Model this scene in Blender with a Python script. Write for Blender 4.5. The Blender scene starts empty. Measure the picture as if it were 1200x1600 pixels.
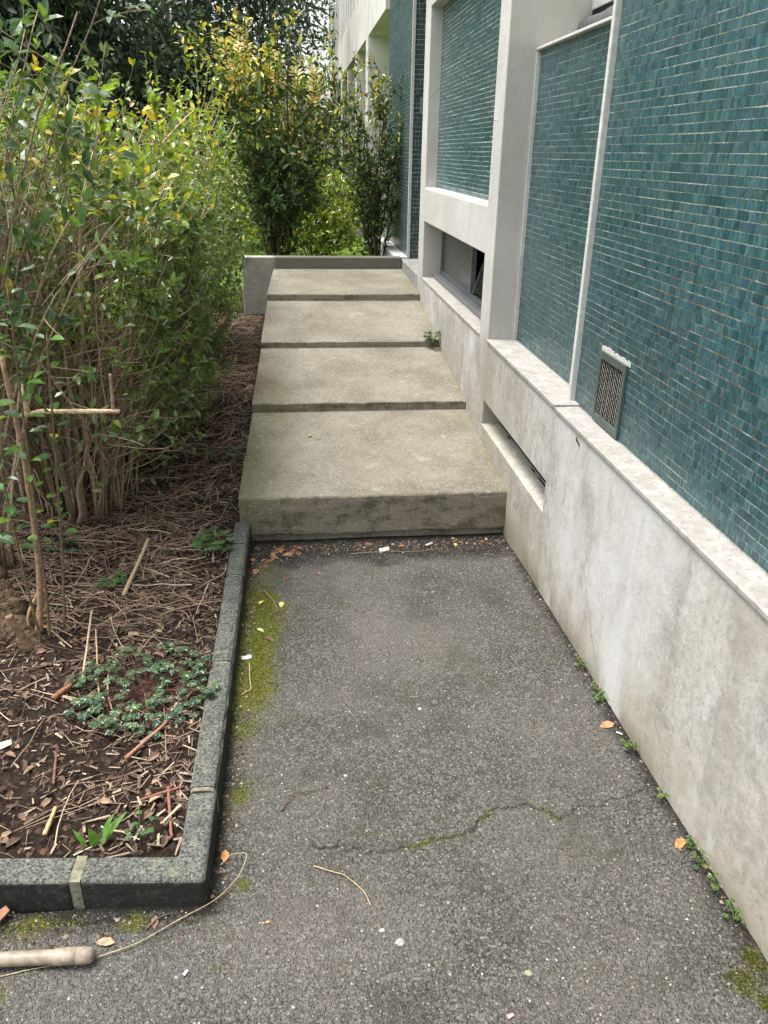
import bpy, bmesh, math, random
import numpy as np
from mathutils import Vector, Matrix
S = bpy.context.scene
COL = S.collection
R = math.radians
rng = np.random.default_rng(11)
random.seed(11)

# ---------------------------------------------------------------- camera
YAW, PITCH, ROLL, FPX = R(6.45), R(24.6), R(0.97), 1225.0
CAMP = np.array([0., 0., 1.5])
cf = np.array([math.sin(YAW)*math.cos(PITCH), math.cos(YAW)*math.cos(PITCH), -math.sin(PITCH)])
cr0 = np.array([math.cos(YAW), -math.sin(YAW), 0.]); cu0 = np.cross(cr0, cf)
cr = math.cos(ROLL)*cr0 + math.sin(ROLL)*cu0; cu = -math.sin(ROLL)*cr0 + math.cos(ROLL)*cu0
cam = bpy.data.cameras.new('camera'); camo = bpy.data.objects.new('camera', cam); COL.objects.link(camo)
cam.sensor_fit = 'VERTICAL'; cam.sensor_height = 24.0; cam.lens = 24.0*FPX/1600.0
cam.clip_start = 0.05; cam.clip_end = 1000
camo.matrix_world = Matrix(((cr[0], cu[0], -cf[0], CAMP[0]), (cr[1], cu[1], -cf[1], CAMP[1]), (cr[2], cu[2], -cf[2], CAMP[2]), (0, 0, 0, 1)))
S.camera = camo
# ---------------------------------------------------------------- sky, sun, exposure
SUN_DIR = Vector((-0.30, 0.06, 1.0)).normalized()
w = bpy.data.worlds.new('World'); S.world = w; w.use_nodes = True
wn = w.node_tree.nodes; wl = w.node_tree.links
sky = wn.new('ShaderNodeTexSky'); sky.sky_type = 'NISHITA'; sky.sun_disc = False
sky.sun_elevation = math.asin(SUN_DIR.z); sky.sun_rotation = math.atan2(SUN_DIR.x, SUN_DIR.y)
sky.air_density = 1.6; sky.dust_density = 4.0
hs = wn.new('ShaderNodeHueSaturation'); hs.inputs['Saturation'].default_value = 0.35     # thin overcast
wl.new(sky.outputs[0], hs.inputs['Color'])
bg = wn['Background']; wl.new(hs.outputs[0], bg.inputs[0]); bg.inputs[1].default_value = 0.15
sl_ = bpy.data.lights.new('sun', 'SUN'); sl_.energy = 2.2; sl_.angle = R(22); sl_.color = (1, .95, .87)
suno = bpy.data.objects.new('sun', sl_); COL.objects.link(suno)
suno.rotation_euler = SUN_DIR.to_track_quat('Z', 'Y').to_euler(); suno.location = (-4, 4, 12)
S.view_settings.view_transform = 'Standard'; S.view_settings.look = 'None'
S.view_settings.gamma = 1; S.view_settings.exposure = 1.2
S.render.engine = 'CYCLES'
S.cycles.max_bounces = 5; S.cycles.diffuse_bounces = 3; S.cycles.glossy_bounces = 2; S.cycles.transmission_bounces = 3; S.cycles.transparent_max_bounces = 4

# ---------------------------------------------------------------- helpers
def rootloc(o):
    v = Vector((0, 0, 0))
    while o: v += o.location; o = o.parent
    return np.array(v)

def mk(name, V, F, m, parent=None, col=None, smooth=False, origin=None):
    V = np.asarray(V, np.float64)
    Fs = F if isinstance(F, list) else [F]
    Fs = [np.asarray(f, np.int32) for f in Fs if len(f)]
    if parent is not None: off = rootloc(parent)
    elif origin is not None: off = np.array(origin, float)
    else: off = np.array([V[:, 0].mean(), V[:, 1].mean(), V[:, 2].min()])
    loops = np.concatenate([f.ravel() for f in Fs])
    tot = np.concatenate([np.full(len(f), f.shape[1], np.int32) for f in Fs])
    st = np.concatenate([[0], np.cumsum(tot)[:-1]]).astype(np.int32)
    me = bpy.data.meshes.new(name)
    me.vertices.add(len(V)); me.vertices.foreach_set('co', (V-off).astype(np.float32).ravel())
    me.loops.add(len(loops)); me.loops.foreach_set('vertex_index', loops)
    me.polygons.add(len(tot)); me.polygons.foreach_set('loop_start', st)
    me.update(calc_edges=True)
    me.polygons.foreach_set('use_smooth', np.full(len(tot), smooth, bool))
    if col is not None:
        col = np.asarray(col, np.float32)
        if col.shape[1] == 3: col = np.concatenate([col, np.ones((len(col), 1), np.float32)], 1)
        a = me.color_attributes.new('col', 'FLOAT_COLOR', 'POINT'); a.data.foreach_set('color', col.ravel())
    me.materials.append(m)
    o = bpy.data.objects.new(name, me); COL.objects.link(o)
    if parent is not None: o.parent = parent
    else: o.location = off
    return o

def tag(o, label=None, cat=None, group=None, kind=None):
    if label: o['label'] = label
    if cat: o['category'] = cat
    if group: o['group'] = group
    if kind: o['kind'] = kind
    return o

def thing(name, label, cat, loc, group=None):
    o = bpy.data.objects.new(name, None); COL.objects.link(o); o.location = loc
    o.empty_display_size = .05
    return tag(o, label, cat, group)

def bev(o, w, seg=2, ang=40):
    b = o.modifiers.new('bevel', 'BEVEL'); b.width = w; b.segments = seg; b.limit_method = 'ANGLE'; b.angle_limit = R(ang)
    return o

class G:
    """collects quads"""
    def __init__(s): s.V = []; s.F = []; s.n = 0
    def box(s, x0, x1, y0, y1, z0, z1):
        v = [(x, y, z) for z in (z0, z1) for y in (y0, y1) for x in (x0, x1)]
        f = [(0, 2, 3, 1), (4, 5, 7, 6), (0, 1, 5, 4), (2, 6, 7, 3), (0, 4, 6, 2), (1, 3, 7, 5)]
        s.V += v; s.F += [tuple(i+s.n for i in q) for q in f]; s.n += 8; return s
    def quads(s, V, F):
        s.V += [tuple(v) for v in V]; s.F += [tuple(int(i)+s.n for i in q) for q in F]; s.n += len(V); return s
    def build(s, name, m, parent=None, **k): return mk(name, s.V, np.array(s.F), m, parent, **k)

def hash2(ix, iy, seed):
    h = (ix.astype(np.int64)*374761393 + iy.astype(np.int64)*668265263 + seed*982451653) & 0xffffffff
    h = ((h ^ (h >> 13))*1274126177) & 0xffffffff
    return ((h ^ (h >> 16)) & 0xffff)/65535.0
def vnoise(x, y, seed=0):
    x = np.asarray(x, float); y = np.asarray(y, float)
    ix = np.floor(x); iy = np.floor(y); fx = x-ix; fy = y-iy
    fx = fx*fx*(3-2*fx); fy = fy*fy*(3-2*fy)
    a = hash2(ix, iy, seed); b = hash2(ix+1, iy, seed); c = hash2(ix, iy+1, seed); d = hash2(ix+1, iy+1, seed)
    return (a*(1-fx)+b*fx)*(1-fy)+(c*(1-fx)+d*fx)*fy
def fbm(x, y, seed=0, o=4):
    s = 0; a = .5; 
    for k in range(o): s = s+a*vnoise(x*2**k, y*2**k, seed+k); a *= .5
    return s
def sstep(a, b, x):
    t = np.clip((x-a)/(b-a), 0, 1); return t*t*(3-2*t)
def unit(v): return v/np.maximum(np.linalg.norm(v, axis=-1, keepdims=True), 1e-9)
def rsph(n): return unit(rng.normal(size=(n, 3)))

def tubes(P, Rr, sides=4, col=None, cap=True):
    """P (N,K,3) polylines, Rr (N,K) radii"""
    P = np.asarray(P, float); Rr = np.asarray(Rr, float)
    N, K, _ = P.shape
    T = unit(np.gradient(P, axis=1))
    ref = unit(rsph(N)+np.array([.01, .3, .02]))[:, None, :]
    A = unit(np.cross(T, np.broadcast_to(ref, T.shape))); B = np.cross(T, A)
    an = np.arange(sides)*2*math.pi/sides
    V = P[:, :, None, :]+Rr[:, :, None, None]*(np.cos(an)[:, None]*A[:, :, None, :]+np.sin(an)[:, None]*B[:, :, None, :])
    idx = np.arange(N*K*sides).reshape(N, K, sides)
    a = idx[:, :-1]; b = idx[:, 1:]
    q = np.stack([a, np.roll(a, -1, 2), np.roll(b, -1, 2), b], -1).reshape(-1, 4)
    Fs = [q]
    if cap: Fs += [idx[:, -1].reshape(-1, sides), idx[:, 0, ::-1].reshape(-1, sides)]
    C = None
    if col is not None: C = np.repeat(np.asarray(col, float), K*sides, axis=0)
    return V.reshape(-1, 3), Fs, C

LEAF_F = np.array([(0, 2, 3), (0, 1, 2), (2, 5, 6), (2, 6, 3), (1, 4, 5), (1, 5, 2), (5, 7, 6), (4, 7, 5)])
def leaves(P, D, Nn, L, W, col, fold=.18, droop=.12):
    n = len(P); D = unit(D); Sd = unit(np.cross(D, Nn)); Nn = np.cross(Sd, D)
    L = np.broadcast_to(L, (n,))[:, None]; W = np.broadcast_to(W, (n,))[:, None]
    def pt(t, s, dz): return P+D*L*t+Sd*W*s+Nn*(W*abs(s)*2*fold+L*dz)
    V = np.stack([P, pt(.32, -.46, 0), pt(.32, 0, 0), pt(.32, .46, 0), pt(.68, -.40, -droop*.4), pt(.68, 0, -droop*.4), pt(.68, .40, -droop*.4), pt(1, 0, -droop)], 1)
    F = (LEAF_F[None]+(np.arange(n)*8)[:, None, None]).reshape(-1, 3)
    C = np.repeat(col, 8, axis=0)
    return V.reshape(-1, 3), F, C

def join(parts):
    """parts: list of (V, Fs, C)"""
    Vs, Fs, Cs = [], {}, []; n = 0
    for V, F, C in parts:
        F = F if isinstance(F, list) else [F]
        for f in F:
            if len(f): Fs.setdefault(f.shape[1], []).append(f+n)
        Vs.append(V); Cs.append(C); n += len(V)
    return np.concatenate(Vs), [np.concatenate(f) for f in Fs.values()], (None if Cs[0] is None else np.concatenate(Cs))

def lumps(P, sz, flat, col, seed=0):
    """irregular small octahedral stones / clods"""
    n = len(P)
    base = np.array([(1, 0, 0), (0, 1, 0), (-1, 0, 0), (0, -1, 0), (0, 0, 1), (0, 0, -1)], float)
    F = np.array([(0, 1, 4), (1, 2, 4), (2, 3, 4), (3, 0, 4), (1, 0, 5), (2, 1, 5), (3, 2, 5), (0, 3, 5)])
    jit = rng.uniform(.6, 1.3, (n, 6, 1)); a = rng.uniform(0, 6.28, n)
    v = base[None]*jit+rng.normal(0, .15, (n, 6, 3))
    ca, sa = np.cos(a)[:, None], np.sin(a)[:, None]
    x = v[..., 0]*ca-v[..., 1]*sa; y = v[..., 0]*sa+v[..., 1]*ca
    v = np.stack([x, y, v[..., 2]*np.asarray(flat)[..., None] if np.ndim(flat) else v[..., 2]*flat], -1)
    V = P[:, None, :]+v*np.broadcast_to(sz, (n,))[:, None, None]
    return V.reshape(-1, 3), (F[None]+(np.arange(n)*6)[:, None, None]).reshape(-1, 3), np.repeat(col, 6, axis=0)

def chips(P, a, tilt, l, wd, t, col):
    """flat slivers"""
    n = len(P); d = np.stack([np.cos(a)*np.cos(tilt), np.sin(a)*np.cos(tilt), np.sin(tilt)], -1)
    s = np.stack([-np.sin(a), np.cos(a), rng.normal(0, .3, n)], -1); s = unit(s); u = np.cross(d, s)
    V = []
    for k, (i, j, h) in enumerate([(-1, -1, -1), (1, -.7, -1), (1.05, .6, -1), (-1, 1, -1), (-1, -1, 1), (1, -.7, 1), (1.05, .6, 1), (-1, 1, 1)]):
        V.append(P+d*(l*i*.5)[:, None]+s*(wd*j*.5)[:, None]+u*(t*h*.5)[:, None])
    F = np.array([(0, 3, 2, 1), (4, 5, 6, 7), (0, 1, 5, 4), (1, 2, 6, 5), (2, 3, 7, 6), (3, 0, 4, 7)])
    return np.stack(V, 1).reshape(-1, 3), (F[None]+(np.arange(n)*8)[:, None, None]).reshape(-1, 4), np.repeat(col, 8, axis=0)

# ---------------------------------------------------------------- materials
class M:
    def __init__(s, name, rough=.8, spec=.3):
        s.m = bpy.data.materials.new(name); s.m.use_nodes = True; s.nt = s.m.node_tree
        s.b = s.nt.nodes['Principled BSDF']; s.b.inputs['Roughness'].default_value = rough
        s.b.inputs['Specular IOR Level'].default_value = spec
        g = s.nt.nodes.new('ShaderNodeNewGeometry'); s.pos = g.outputs['Position']; s.nor = g.outputs['Normal']; s.geo = g
    def n(s, t, **k):
        x = s.nt.nodes.new(t)
        for a, v in k.items(): setattr(x, a, v)
        return x
    def l(s, a, b):
        if isinstance(a, (int, float)): b.default_value = a
        elif isinstance(a, tuple): b.default_value = a if len(a) == len(b.default_value) else a+(1,)
        else: s.nt.links.new(a, b)
    def scaled(s, sx, sy, sz, src=None):
        x = s.n('ShaderNodeVectorMath', operation='MULTIPLY'); s.l(src or s.pos, x.inputs[0]); x.inputs[1].default_value = (sx, sy, sz); return x.outputs[0]
    def noise(s, sc, det=4, rough=.55, vec=None, dist=0):
        x = s.n('ShaderNodeTexNoise'); x.inputs['Scale'].default_value = sc; x.inputs['Detail'].default_value = det
        x.inputs['Roughness'].default_value = rough; x.inputs['Distortion'].default_value = dist; s.l(vec or s.pos, x.inputs['Vector']); return x.outputs[0]
    def vor(s, sc, feat='F1', out='Distance', vec=None):
        x = s.n('ShaderNodeTexVoronoi', feature=feat); x.inputs['Scale'].default_value = sc; s.l(vec or s.pos, x.inputs['Vector']); return x.outputs[out]
    def ramp(s, f, a, b, va=0., vb=1.):
        x = s.n('ShaderNodeMapRange'); x.interpolation_type = 'SMOOTHSTEP'
        s.l(f, x.inputs[0]); x.inputs[1].default_value = a; x.inputs[2].default_value = b; x.inputs[3].default_value = va; x.inputs[4].default_value = vb; return x.outputs[0]
    def math(s, op, a, b=0.):
        x = s.n('ShaderNodeMath', operation=op); s.l(a, x.inputs[0]); s.l(b, x.inputs[1]); return x.outputs[0]
    def mix(s, f, a, b, blend='MIX'):
        x = s.n('ShaderNodeMix', data_type='RGBA', blend_type=blend); s.l(f, x.inputs[0]); s.l(a, x.inputs[6]); s.l(b, x.inputs[7]); return x.outputs[2]
    def sep(s, v, i):
        x = s.n('ShaderNodeSeparateXYZ'); s.l(v, x.inputs[0]); return x.outputs[i]
    def attr(s, nm='col'):
        x = s.n('ShaderNodeAttribute'); x.attribute_name = nm; return x.outputs['Color']
    def bump(s, h, st, dist=.01, prev=None):
        x = s.n('ShaderNodeBump'); x.inputs['Strength'].default_value = st; x.inputs['Distance'].default_value = dist
        s.l(h, x.inputs['Height'])
        if prev is not None: s.l(prev, x.inputs['Normal'])
        return x.outputs[0]
    def out(s, col, bump=None, rough=None):
        s.l(col, s.b.inputs['Base Color'])
        if bump is not None: s.l(bump, s.b.inputs['Normal'])
        if rough is not None: s.l(rough, s.b.inputs['Roughness'])
        return s.m

def plain(name, col, rough=.6, spec=.4, metal=0, nsc=30, var=.25, bs=.15):
    k = M(name, rough, spec); k.b.inputs['Metallic'].default_value = metal
    n = k.noise(nsc, 5); n2 = k.noise(nsc*.13, 3)
    f = k.math('MULTIPLY', k.ramp(n, .3, .7, 1-var, 1+var), k.ramp(n2, .3, .7, 1-var*.6, 1+var*.6))
    c = k.n('ShaderNodeVectorMath', operation='SCALE'); c.inputs[0].default_value = col; k.l(f, c.inputs['Scale'])
    return k.out(c.outputs[0], k.bump(n, bs, .004))

def attr_mat(name, rough=.8, spec=.25, nsc=120, bs=.3, var=.25):
    k = M(name, rough, spec); n = k.noise(nsc, 4)
    c = k.n('ShaderNodeVectorMath', operation='SCALE'); k.l(k.attr(), c.inputs[0]); k.l(k.ramp(n, .3, .7, 1-var, 1+var), c.inputs['Scale'])
    return k.out(c.outputs[0], k.bump(n, bs, .003))

def leaf_mat(name, trans=.35, rough=.42, spec=.4):
    k = M(name, rough, spec); n = k.noise(55, 3)
    c = k.n('ShaderNodeVectorMath', operation='SCALE'); k.l(k.attr(), c.inputs[0]); k.l(k.ramp(n, .3, .7, .8, 1.2), c.inputs['Scale'])
    k.out(c.outputs[0], k.bump(n, .2, .003))
    t = k.n('ShaderNodeBsdfTranslucent'); tc = k.mix(1., c.outputs[0], (1.25, 1.25, .45, 1), 'MULTIPLY'); k.l(tc, t.inputs[0])
    mx = k.n('ShaderNodeMixShader'); mx.inputs[0].default_value = trans
    k.l(k.b.outputs[0], mx.inputs[1]); k.l(t.outputs[0], mx.inputs[2])
    k.l(mx.outputs[0], k.nt.nodes['Material Output'].inputs[0]); return k.m

def m_asphalt():
    k = M('asphalt', .85, .3)
    at = k.attr(); moss, dirt, wear = (k.sep(at, i) for i in range(3))
    vc = k.vor(135, out='Color'); r = k.sep(vc, 0); hue = k.sep(vc, 1)
    vc2 = k.vor(260, out='Color'); r2 = k.sep(vc2, 0)
    c = k.mix(k.math('POWER', r, 1.6), (.028, .0277, .0265, 1), (.245, .239, .221, 1))
    c = k.mix(k.ramp(hue, .75, .95, 0, .6), c, (.11, .085, .06, 1))
    c = k.mix(.52, c, k.mix(r2, (.040, .0392, .0365, 1), (.190, .185, .170, 1)))
    c = k.mix(k.ramp(k.vor(135), .42, .70, 0, .6), c, (.018, .018, .016, 1))
    c = k.mix(k.ramp(k.noise(48, 4, .7), .55, .66, 0, .6), c, (.026, .025, .022, 1))
    big = k.noise(2.3, 5, .6); c = k.mix(k.ramp(big, .35, .68, 0, .6), c, (.132, .125, .108, 1))
    big2 = k.noise(5.5, 5, .65); c = k.mix(k.ramp(big2, .48, .68, 0, .62), c, (.050, .048, .037, 1))
    c = k.mix(k.math('MULTIPLY', wear, .5), c, (.19, .175, .16, 1))
    mn = k.noise(14, 6, .7); mo2 = k.noise(7, 5, .65)
    sp = k.math('MULTIPLY', k.ramp(mo2, .56, .72), k.ramp(mn, .45, .62))
    c = k.mix(k.math('MULTIPLY', sp, .55), c, (.062, .060, .022, 1))
    gd = k.math('MULTIPLY', dirt, k.ramp(k.noise(35, 5, .7), .22, .5))
    c = k.mix(gd, c, (.016, .014, .011, 1))
    mm = k.ramp(k.math('ADD', moss, k.math('MULTIPLY', k.math('SUBTRACT', k.noise(28, 6, .75), .5), 1.3)), .25, 1.0)
    mcol = k.mix(k.ramp(k.noise(60, 4), .35, .65), (.045, .050, .008, 1), (.125, .125, .018, 1))
    c = k.mix(mm, c, mcol)
    d = k.vor(260); d2 = k.vor(135)
    b = k.bump(k.math('SUBTRACT', 1., d), 1.0, .005); b = k.bump(k.math('SUBTRACT', 1., d2), .5, .007, b)
    b = k.bump(k.noise(420, 2), .3, .002, b)
    return k.out(c, b, k.ramp(r, 0, 1, .7, .95))

def m_concrete():
    k = M('weathered_concrete', .88, .25)
    n1 = k.noise(3.2, 6, .62); n2 = k.noise(16, 6, .65); n3 = k.noise(120, 4, .7)
    c = k.mix(k.ramp(n1, .32, .68), (.136, .125, .100, 1), (.220, .207, .172, 1))
    c = k.mix(k.ramp(n2, .5, .75, 0, .55), c, (.115, .10, .072, 1))
    c = k.mix(k.ramp(n3, .54, .66, 0, .75), c, (.31, .283, .22, 1)); c = k.mix(k.ramp(k.noise(70, 4, .7), .56, .68, 0, .6), c, (.105, .094, .07, 1))
    c = k.mix(k.ramp(k.noise(240, 2), .62, .7, 0, .5), c, (.10, .09, .07, 1))
    lt = k.noise(6, 5, .7, dist=.6); c = k.mix(k.ramp(lt, .58, .72, 0, .6), c, (.33, .30, .235, 1))
    # black algae on the risers, running down in uneven streaks
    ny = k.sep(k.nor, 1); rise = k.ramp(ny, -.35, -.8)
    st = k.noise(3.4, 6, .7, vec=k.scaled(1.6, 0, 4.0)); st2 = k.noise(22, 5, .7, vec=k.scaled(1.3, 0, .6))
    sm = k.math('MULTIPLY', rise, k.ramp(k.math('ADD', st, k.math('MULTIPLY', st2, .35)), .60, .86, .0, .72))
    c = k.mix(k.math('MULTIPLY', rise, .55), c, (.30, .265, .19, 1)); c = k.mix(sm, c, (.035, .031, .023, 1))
    # green film along the garden side of the lower treads
    x = k.sep(k.pos, 0); y = k.sep(k.pos, 1)
    g = k.math('MULTIPLY', k.ramp(k.math('ADD', x, k.math('MULTIPLY', k.noise(5, 5), .5)), .28, -.12), k.ramp(y, 5.3, 4.2))
    c = k.mix(k.math('MULTIPLY', g, .62), c, (.105, .115, .038, 1))
    g2 = k.math('MULTIPLY', k.ramp(k.math('ADD', x, k.math('MULTIPLY', k.noise(9, 5), .25)), .96, 1.10), .4)
    c = k.mix(g2, c, (.13, .13, .055, 1))
    gr = k.vor(120, out='Color'); c = k.mix(k.ramp(k.sep(gr, 0), .74, .96, 0, .3), c, (.09, .08, .06, 1)); c = k.mix(k.ramp(k.sep(gr, 1), .87, .98, 0, .4), c, (.38, .35, .29, 1))
    b = k.bump(n3, .6, .006); b = k.bump(n2, .4, .008, b); b = k.bump(k.vor(170), .35, .003, b)
    return k.out(c, b)

def m_render():
    """painted cement render: clean white high up, grimy and flaking low down"""
    k = M('painted_render', .82, .25)
    y = k.sep(k.pos, 1); z = k.sep(k.pos, 2); ny = k.sep(k.nor, 1)
    n1 = k.noise(2.2, 6, .65); n2 = k.noise(9, 6, .65); n3 = k.noise(95, 5, .7)
    strk = k.noise(8, 6, .7, vec=k.scaled(1.4, 1.6, .16)); strk2 = k.noise(30, 5, .7, vec=k.scaled(1, 1.4, .08))
    c = k.mix(k.ramp(n1, .3, .7), (.45, .43, .395, 1), (.55, .54, .515, 1))
    low = k.ramp(z, .75, .55)
    grime = k.math('MULTIPLY', low, k.ramp(k.math('ADD', n2, k.math('MULTIPLY', strk, .8)), .70, 1.12, .08, .95))
    c = k.mix(k.math('MULTIPLY', grime, .72), c, (.25, .238, .212, 1))
    fine = k.noise(38, 6, .75, dist=.4); c = k.mix(k.math('MULTIPLY', low, k.ramp(fine, .47, .66, 0, .55)), c, (.27, .25, .215, 1)); c = k.mix(k.math('MULTIPLY', low, k.ramp(fine, .46, .34, 0, .5)), c, (.57, .56, .53, 1))
    c = k.mix(k.math('MULTIPLY', low, k.ramp(strk2, .55, .75, 0, .35)), c, (.22, .21, .19, 1))
    c = k.mix(k.math('MULTIPLY', k.ramp(strk, .55, .75, 0, .32), k.ramp(z, .4, .8)), c, (.38, .36, .34, 1))
    c = k.mix(k.math('MULTIPLY', low, k.ramp(n3, .56, .70, 0, .6)), c, (.17, .16, .14, 1))
    c = k.mix(k.ramp(ny, -.5, -.9, 0, .25), c, (.52, .48, .42, 1))
    foot = k.ramp(k.math('ADD', z, k.math('MULTIPLY', n1, .5)), .62, .06)
    c = k.mix(k.math('MULTIPLY', foot, .72), c, (.33, .285, .205, 1))
    spl = k.ramp(k.math('ADD', z, k.math('MULTIPLY', n2, .16)), .10, -.06)
    c = k.mix(k.math('MULTIPLY', spl, .75), c, (.15, .125, .08, 1))
    # flaked paint
    fl = k.noise(17, 7, .72, dist=.5); fm = k.math('MULTIPLY', k.ramp(fl, .565, .575), k.ramp(z, .58, .25))
    c = k.mix(k.math('MULTIPLY', fm, .45), c, (.30, .275, .225, 1))
    fe = k.math('MULTIPLY', k.math('MULTIPLY', k.ramp(fl, .556, .564), k.ramp(fl, .580, .570)), k.math('MULTIPLY', k.ramp(z, .42, .12), k.ramp(k.noise(5, 3), .46, .6))); c = k.mix(k.math('MULTIPLY', fe, .75), c, (.07, .062, .05, 1))
    wp = k.noise(1.6, 5, .6, vec=k.scaled(1, 1.0, .6)); c = k.mix(k.math('MULTIPLY', k.math('MULTIPLY', k.ramp(wp, .50, .64), low), k.ramp(strk, .35, .6, .35, .9)), c, (.57, .57, .565, 1)); c = k.mix(k.math('MULTIPLY', k.math('MULTIPLY', k.ramp(wp, .49, .36), low), .55), c, (.30, .275, .225, 1))
    # hairline cracks
    cr_ = k.vor(1.7, feat='DISTANCE_TO_EDGE', vec=k.scaled(1, 1, .7, src=k.mixv(.03)))
    cm = k.math('MULTIPLY', k.ramp(cr_, .004, .001), k.ramp(k.noise(1.1, 2), .55, .62))
    c = k.mix(k.math('MULTIPLY', cm, .7), c, (.08, .07, .06, 1))
    b = k.bump(fm, -.9, .008); b = k.bump(n3, .3, .004, b); b = k.bump(n2, .35, .012, b); b = k.bump(cm, -.6, .004, b)
    return k.out(c, b)
def mixv(s, a):
    x = s.n('ShaderNodeTexNoise'); x.inputs['Scale'].default_value = 6; s.l(s.pos, x.inputs['Vector'])
    v = s.n('ShaderNodeVectorMath', operation='MULTIPLY_ADD'); s.l(x.outputs['Color'], v.inputs[0]); v.inputs[1].default_value = (a, a, a); s.l(s.pos, v.inputs[2]); return v.outputs[0]
M.mixv = mixv

def m_sill():
    k = M('stone_sill', .7, .3)
    n1 = k.noise(14, 6, .7, vec=k.scaled(1, 1, 1), dist=.8); n2 = k.noise(60, 5, .7)
    c = k.mix(k.ramp(n1, .35, .65), (.26, .248, .228, 1), (.35, .342, .325, 1))
    c = k.mix(k.ramp(n2, .52, .66, 0, .6), c, (.17, .155, .135, 1))
    return k.out(c, k.bump(n2, .3, .004))

def m_tile(name='glazed_tile'):
    k = M(name, .3, .5)
    n = k.noise(70, 4, .6); n2 = k.noise(1.1, 4, .55)
    c = k.n('ShaderNodeVectorMath', operation='SCALE'); k.l(k.attr(), c.inputs[0]); k.l(k.ramp(n, .25, .75, .72, 1.28), c.inputs['Scale'])
    d = k.mix(k.ramp(n2, .45, .72, 0, .28), c.outputs[0], (.10, .14, .135, 1))
    k.b.inputs['Coat Weight'].default_value = .15; k.b.inputs['Coat Roughness'].default_value = .15
    return k.out(d, k.bump(n, .12, .003), k.ramp(k.noise(25, 3), .3, .7, .26, .5))

def m_grout():
    k = M('tile_grout', .9, .2)
    n = k.noise(5, 5, .65); n2 = k.noise(45, 4, .7); y = k.sep(k.pos, 1); z = k.sep(k.pos, 2); x = k.sep(k.pos, 0)
    c = k.mix(k.ramp(n2, .30, .50), (.22, .25, .24, 1), (.66, .64, .57, 1))
    # rusty run-off in the lower part of the nearest panel
    o = k.math('MULTIPLY', k.ramp(k.math('ADD', z, k.math('MULTIPLY', n, .5)), 1.75, 1.35), k.math('MULTIPLY', k.ramp(y, 2.45, 2.1), k.ramp(z, .75, .95)))
    c = k.mix(k.math('MULTIPLY', o, k.ramp(k.noise(22, 4), .36, .56)), c, (.42, .17, .07, 1))
    return k.out(c, k.bump(n2, .4, .003))

def m_soil():
    k = M('dark_soil', .95, .15)
    n = k.noise(22, 7, .75); n2 = k.noise(3, 5, .6)
    c = k.mix(k.ramp(n, .35, .7), (.015, .010, .008, 1), (.058, .039, .028, 1))
    c = k.mix(k.ramp(n2, .4, .7, 0, .6), c, (.062, .042, .030, 1))
    c = k.mix(k.ramp(k.noise(150, 3), .68, .74), c, (.22, .16, .11, 1))
    b = k.bump(n, 1.0, .05); b = k.bump(k.noise(120, 4), .7, .008, b); return k.out(c, b)

def m_kerb():
    k = M('kerb_concrete', .92, .2)
    vc = k.vor(230, out='Color'); r = k.sep(vc, 0); n = k.noise(10, 6, .7); n2 = k.noise(45, 5, .7); nz = k.sep(k.nor, 2)
    c = k.mix(r, (.026, .029, .027, 1), (.148, .154, .138, 1))
    c = k.mix(k.ramp(n, .55, .72, 0, .75), c, (.15, .155, .10, 1))
    c = k.mix(k.ramp(n2, .56, .68, 0, .6), c, (.20, .205, .14, 1)); c = k.mix(k.ramp(k.sep(vc, 1), .95, .99, 0, .7), c, (.22, .22, .19, 1))
    c = k.mix(k.ramp(n, .5, .3, 0, .5), c, (.030, .032, .030, 1))
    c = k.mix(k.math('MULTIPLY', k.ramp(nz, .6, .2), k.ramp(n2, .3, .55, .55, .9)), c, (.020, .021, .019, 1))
    b = k.bump(k.vor(170), -1.0, .007); b = k.bump(n2, .35, .006, b); return k.out(c, b)

def m_ground():
    k = M('lawn_ground', .95, .15)
    n = k.noise(1.2, 5, .6); n2 = k.noise(30, 4, .7)
    c = k.mix(k.ramp(n, .35, .65), (.11, .20, .035, 1), (.17, .27, .05, 1)); c = k.mix(k.ramp(n2, .5, .7, 0, .5), c, (.05, .07, .02, 1))
    return k.out(c, k.bump(n2, .8, .03))

def m_glass(name, col, rough):
    k = M(name, rough, .5); n = k.noise(40, 4)
    c = k.mix(k.ramp(n, .4, .65), col, tuple(v*.75 for v in col[:3])+(1,)); return k.out(c, k.bump(n, .05, .002), k.ramp(n, .3, .7, rough, rough+.2))

ASPH = m_asphalt(); CONC = m_concrete(); REND = m_render(); SILL = m_sill(); TILE = m_tile(); GROUT = m_grout()
SOIL = m_soil(); KERB = m_kerb(); GRND = m_ground()
BARK = attr_mat('bark', .9, .2, 90, .6, .35); TWIG = attr_mat('dry_twig', .85, .25, 160, .3, .3)
LEAF = leaf_mat('leaf', .36, .30, .6); LEAFD = leaf_mat('evergreen_leaf', .22, .36, .45); DEAD = attr_mat('dead_leaf', .8, .25, 80, .4, .3)
PEB = attr_mat('pebble', .8, .3, 300, .3, .25); MOSS = attr_mat('moss_tuft', .95, .1, 300, .5, .35)
WHITE = plain('white_paint', (.53, .525, .51), .6, .35, nsc=40, var=.10)
PLAST = plain('grey_plaster', (.37, .345, .315), .85, .25, nsc=45, var=.14, bs=.35)
STEEL = plain('grey_steel', (.16, .17, .18), .45, .45, .3, nsc=40, var=.25)
DARK = plain('dark_void', (.012, .012, .013), .8, .2)
GREENM = plain('grey_green_metal', (.075, .095, .088), .5, .45, .2, nsc=60, var=.18)
WIRE = plain('galvanised_wire', (.20, .19, .165), .5, .5, .3, nsc=200, var=.25)
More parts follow.
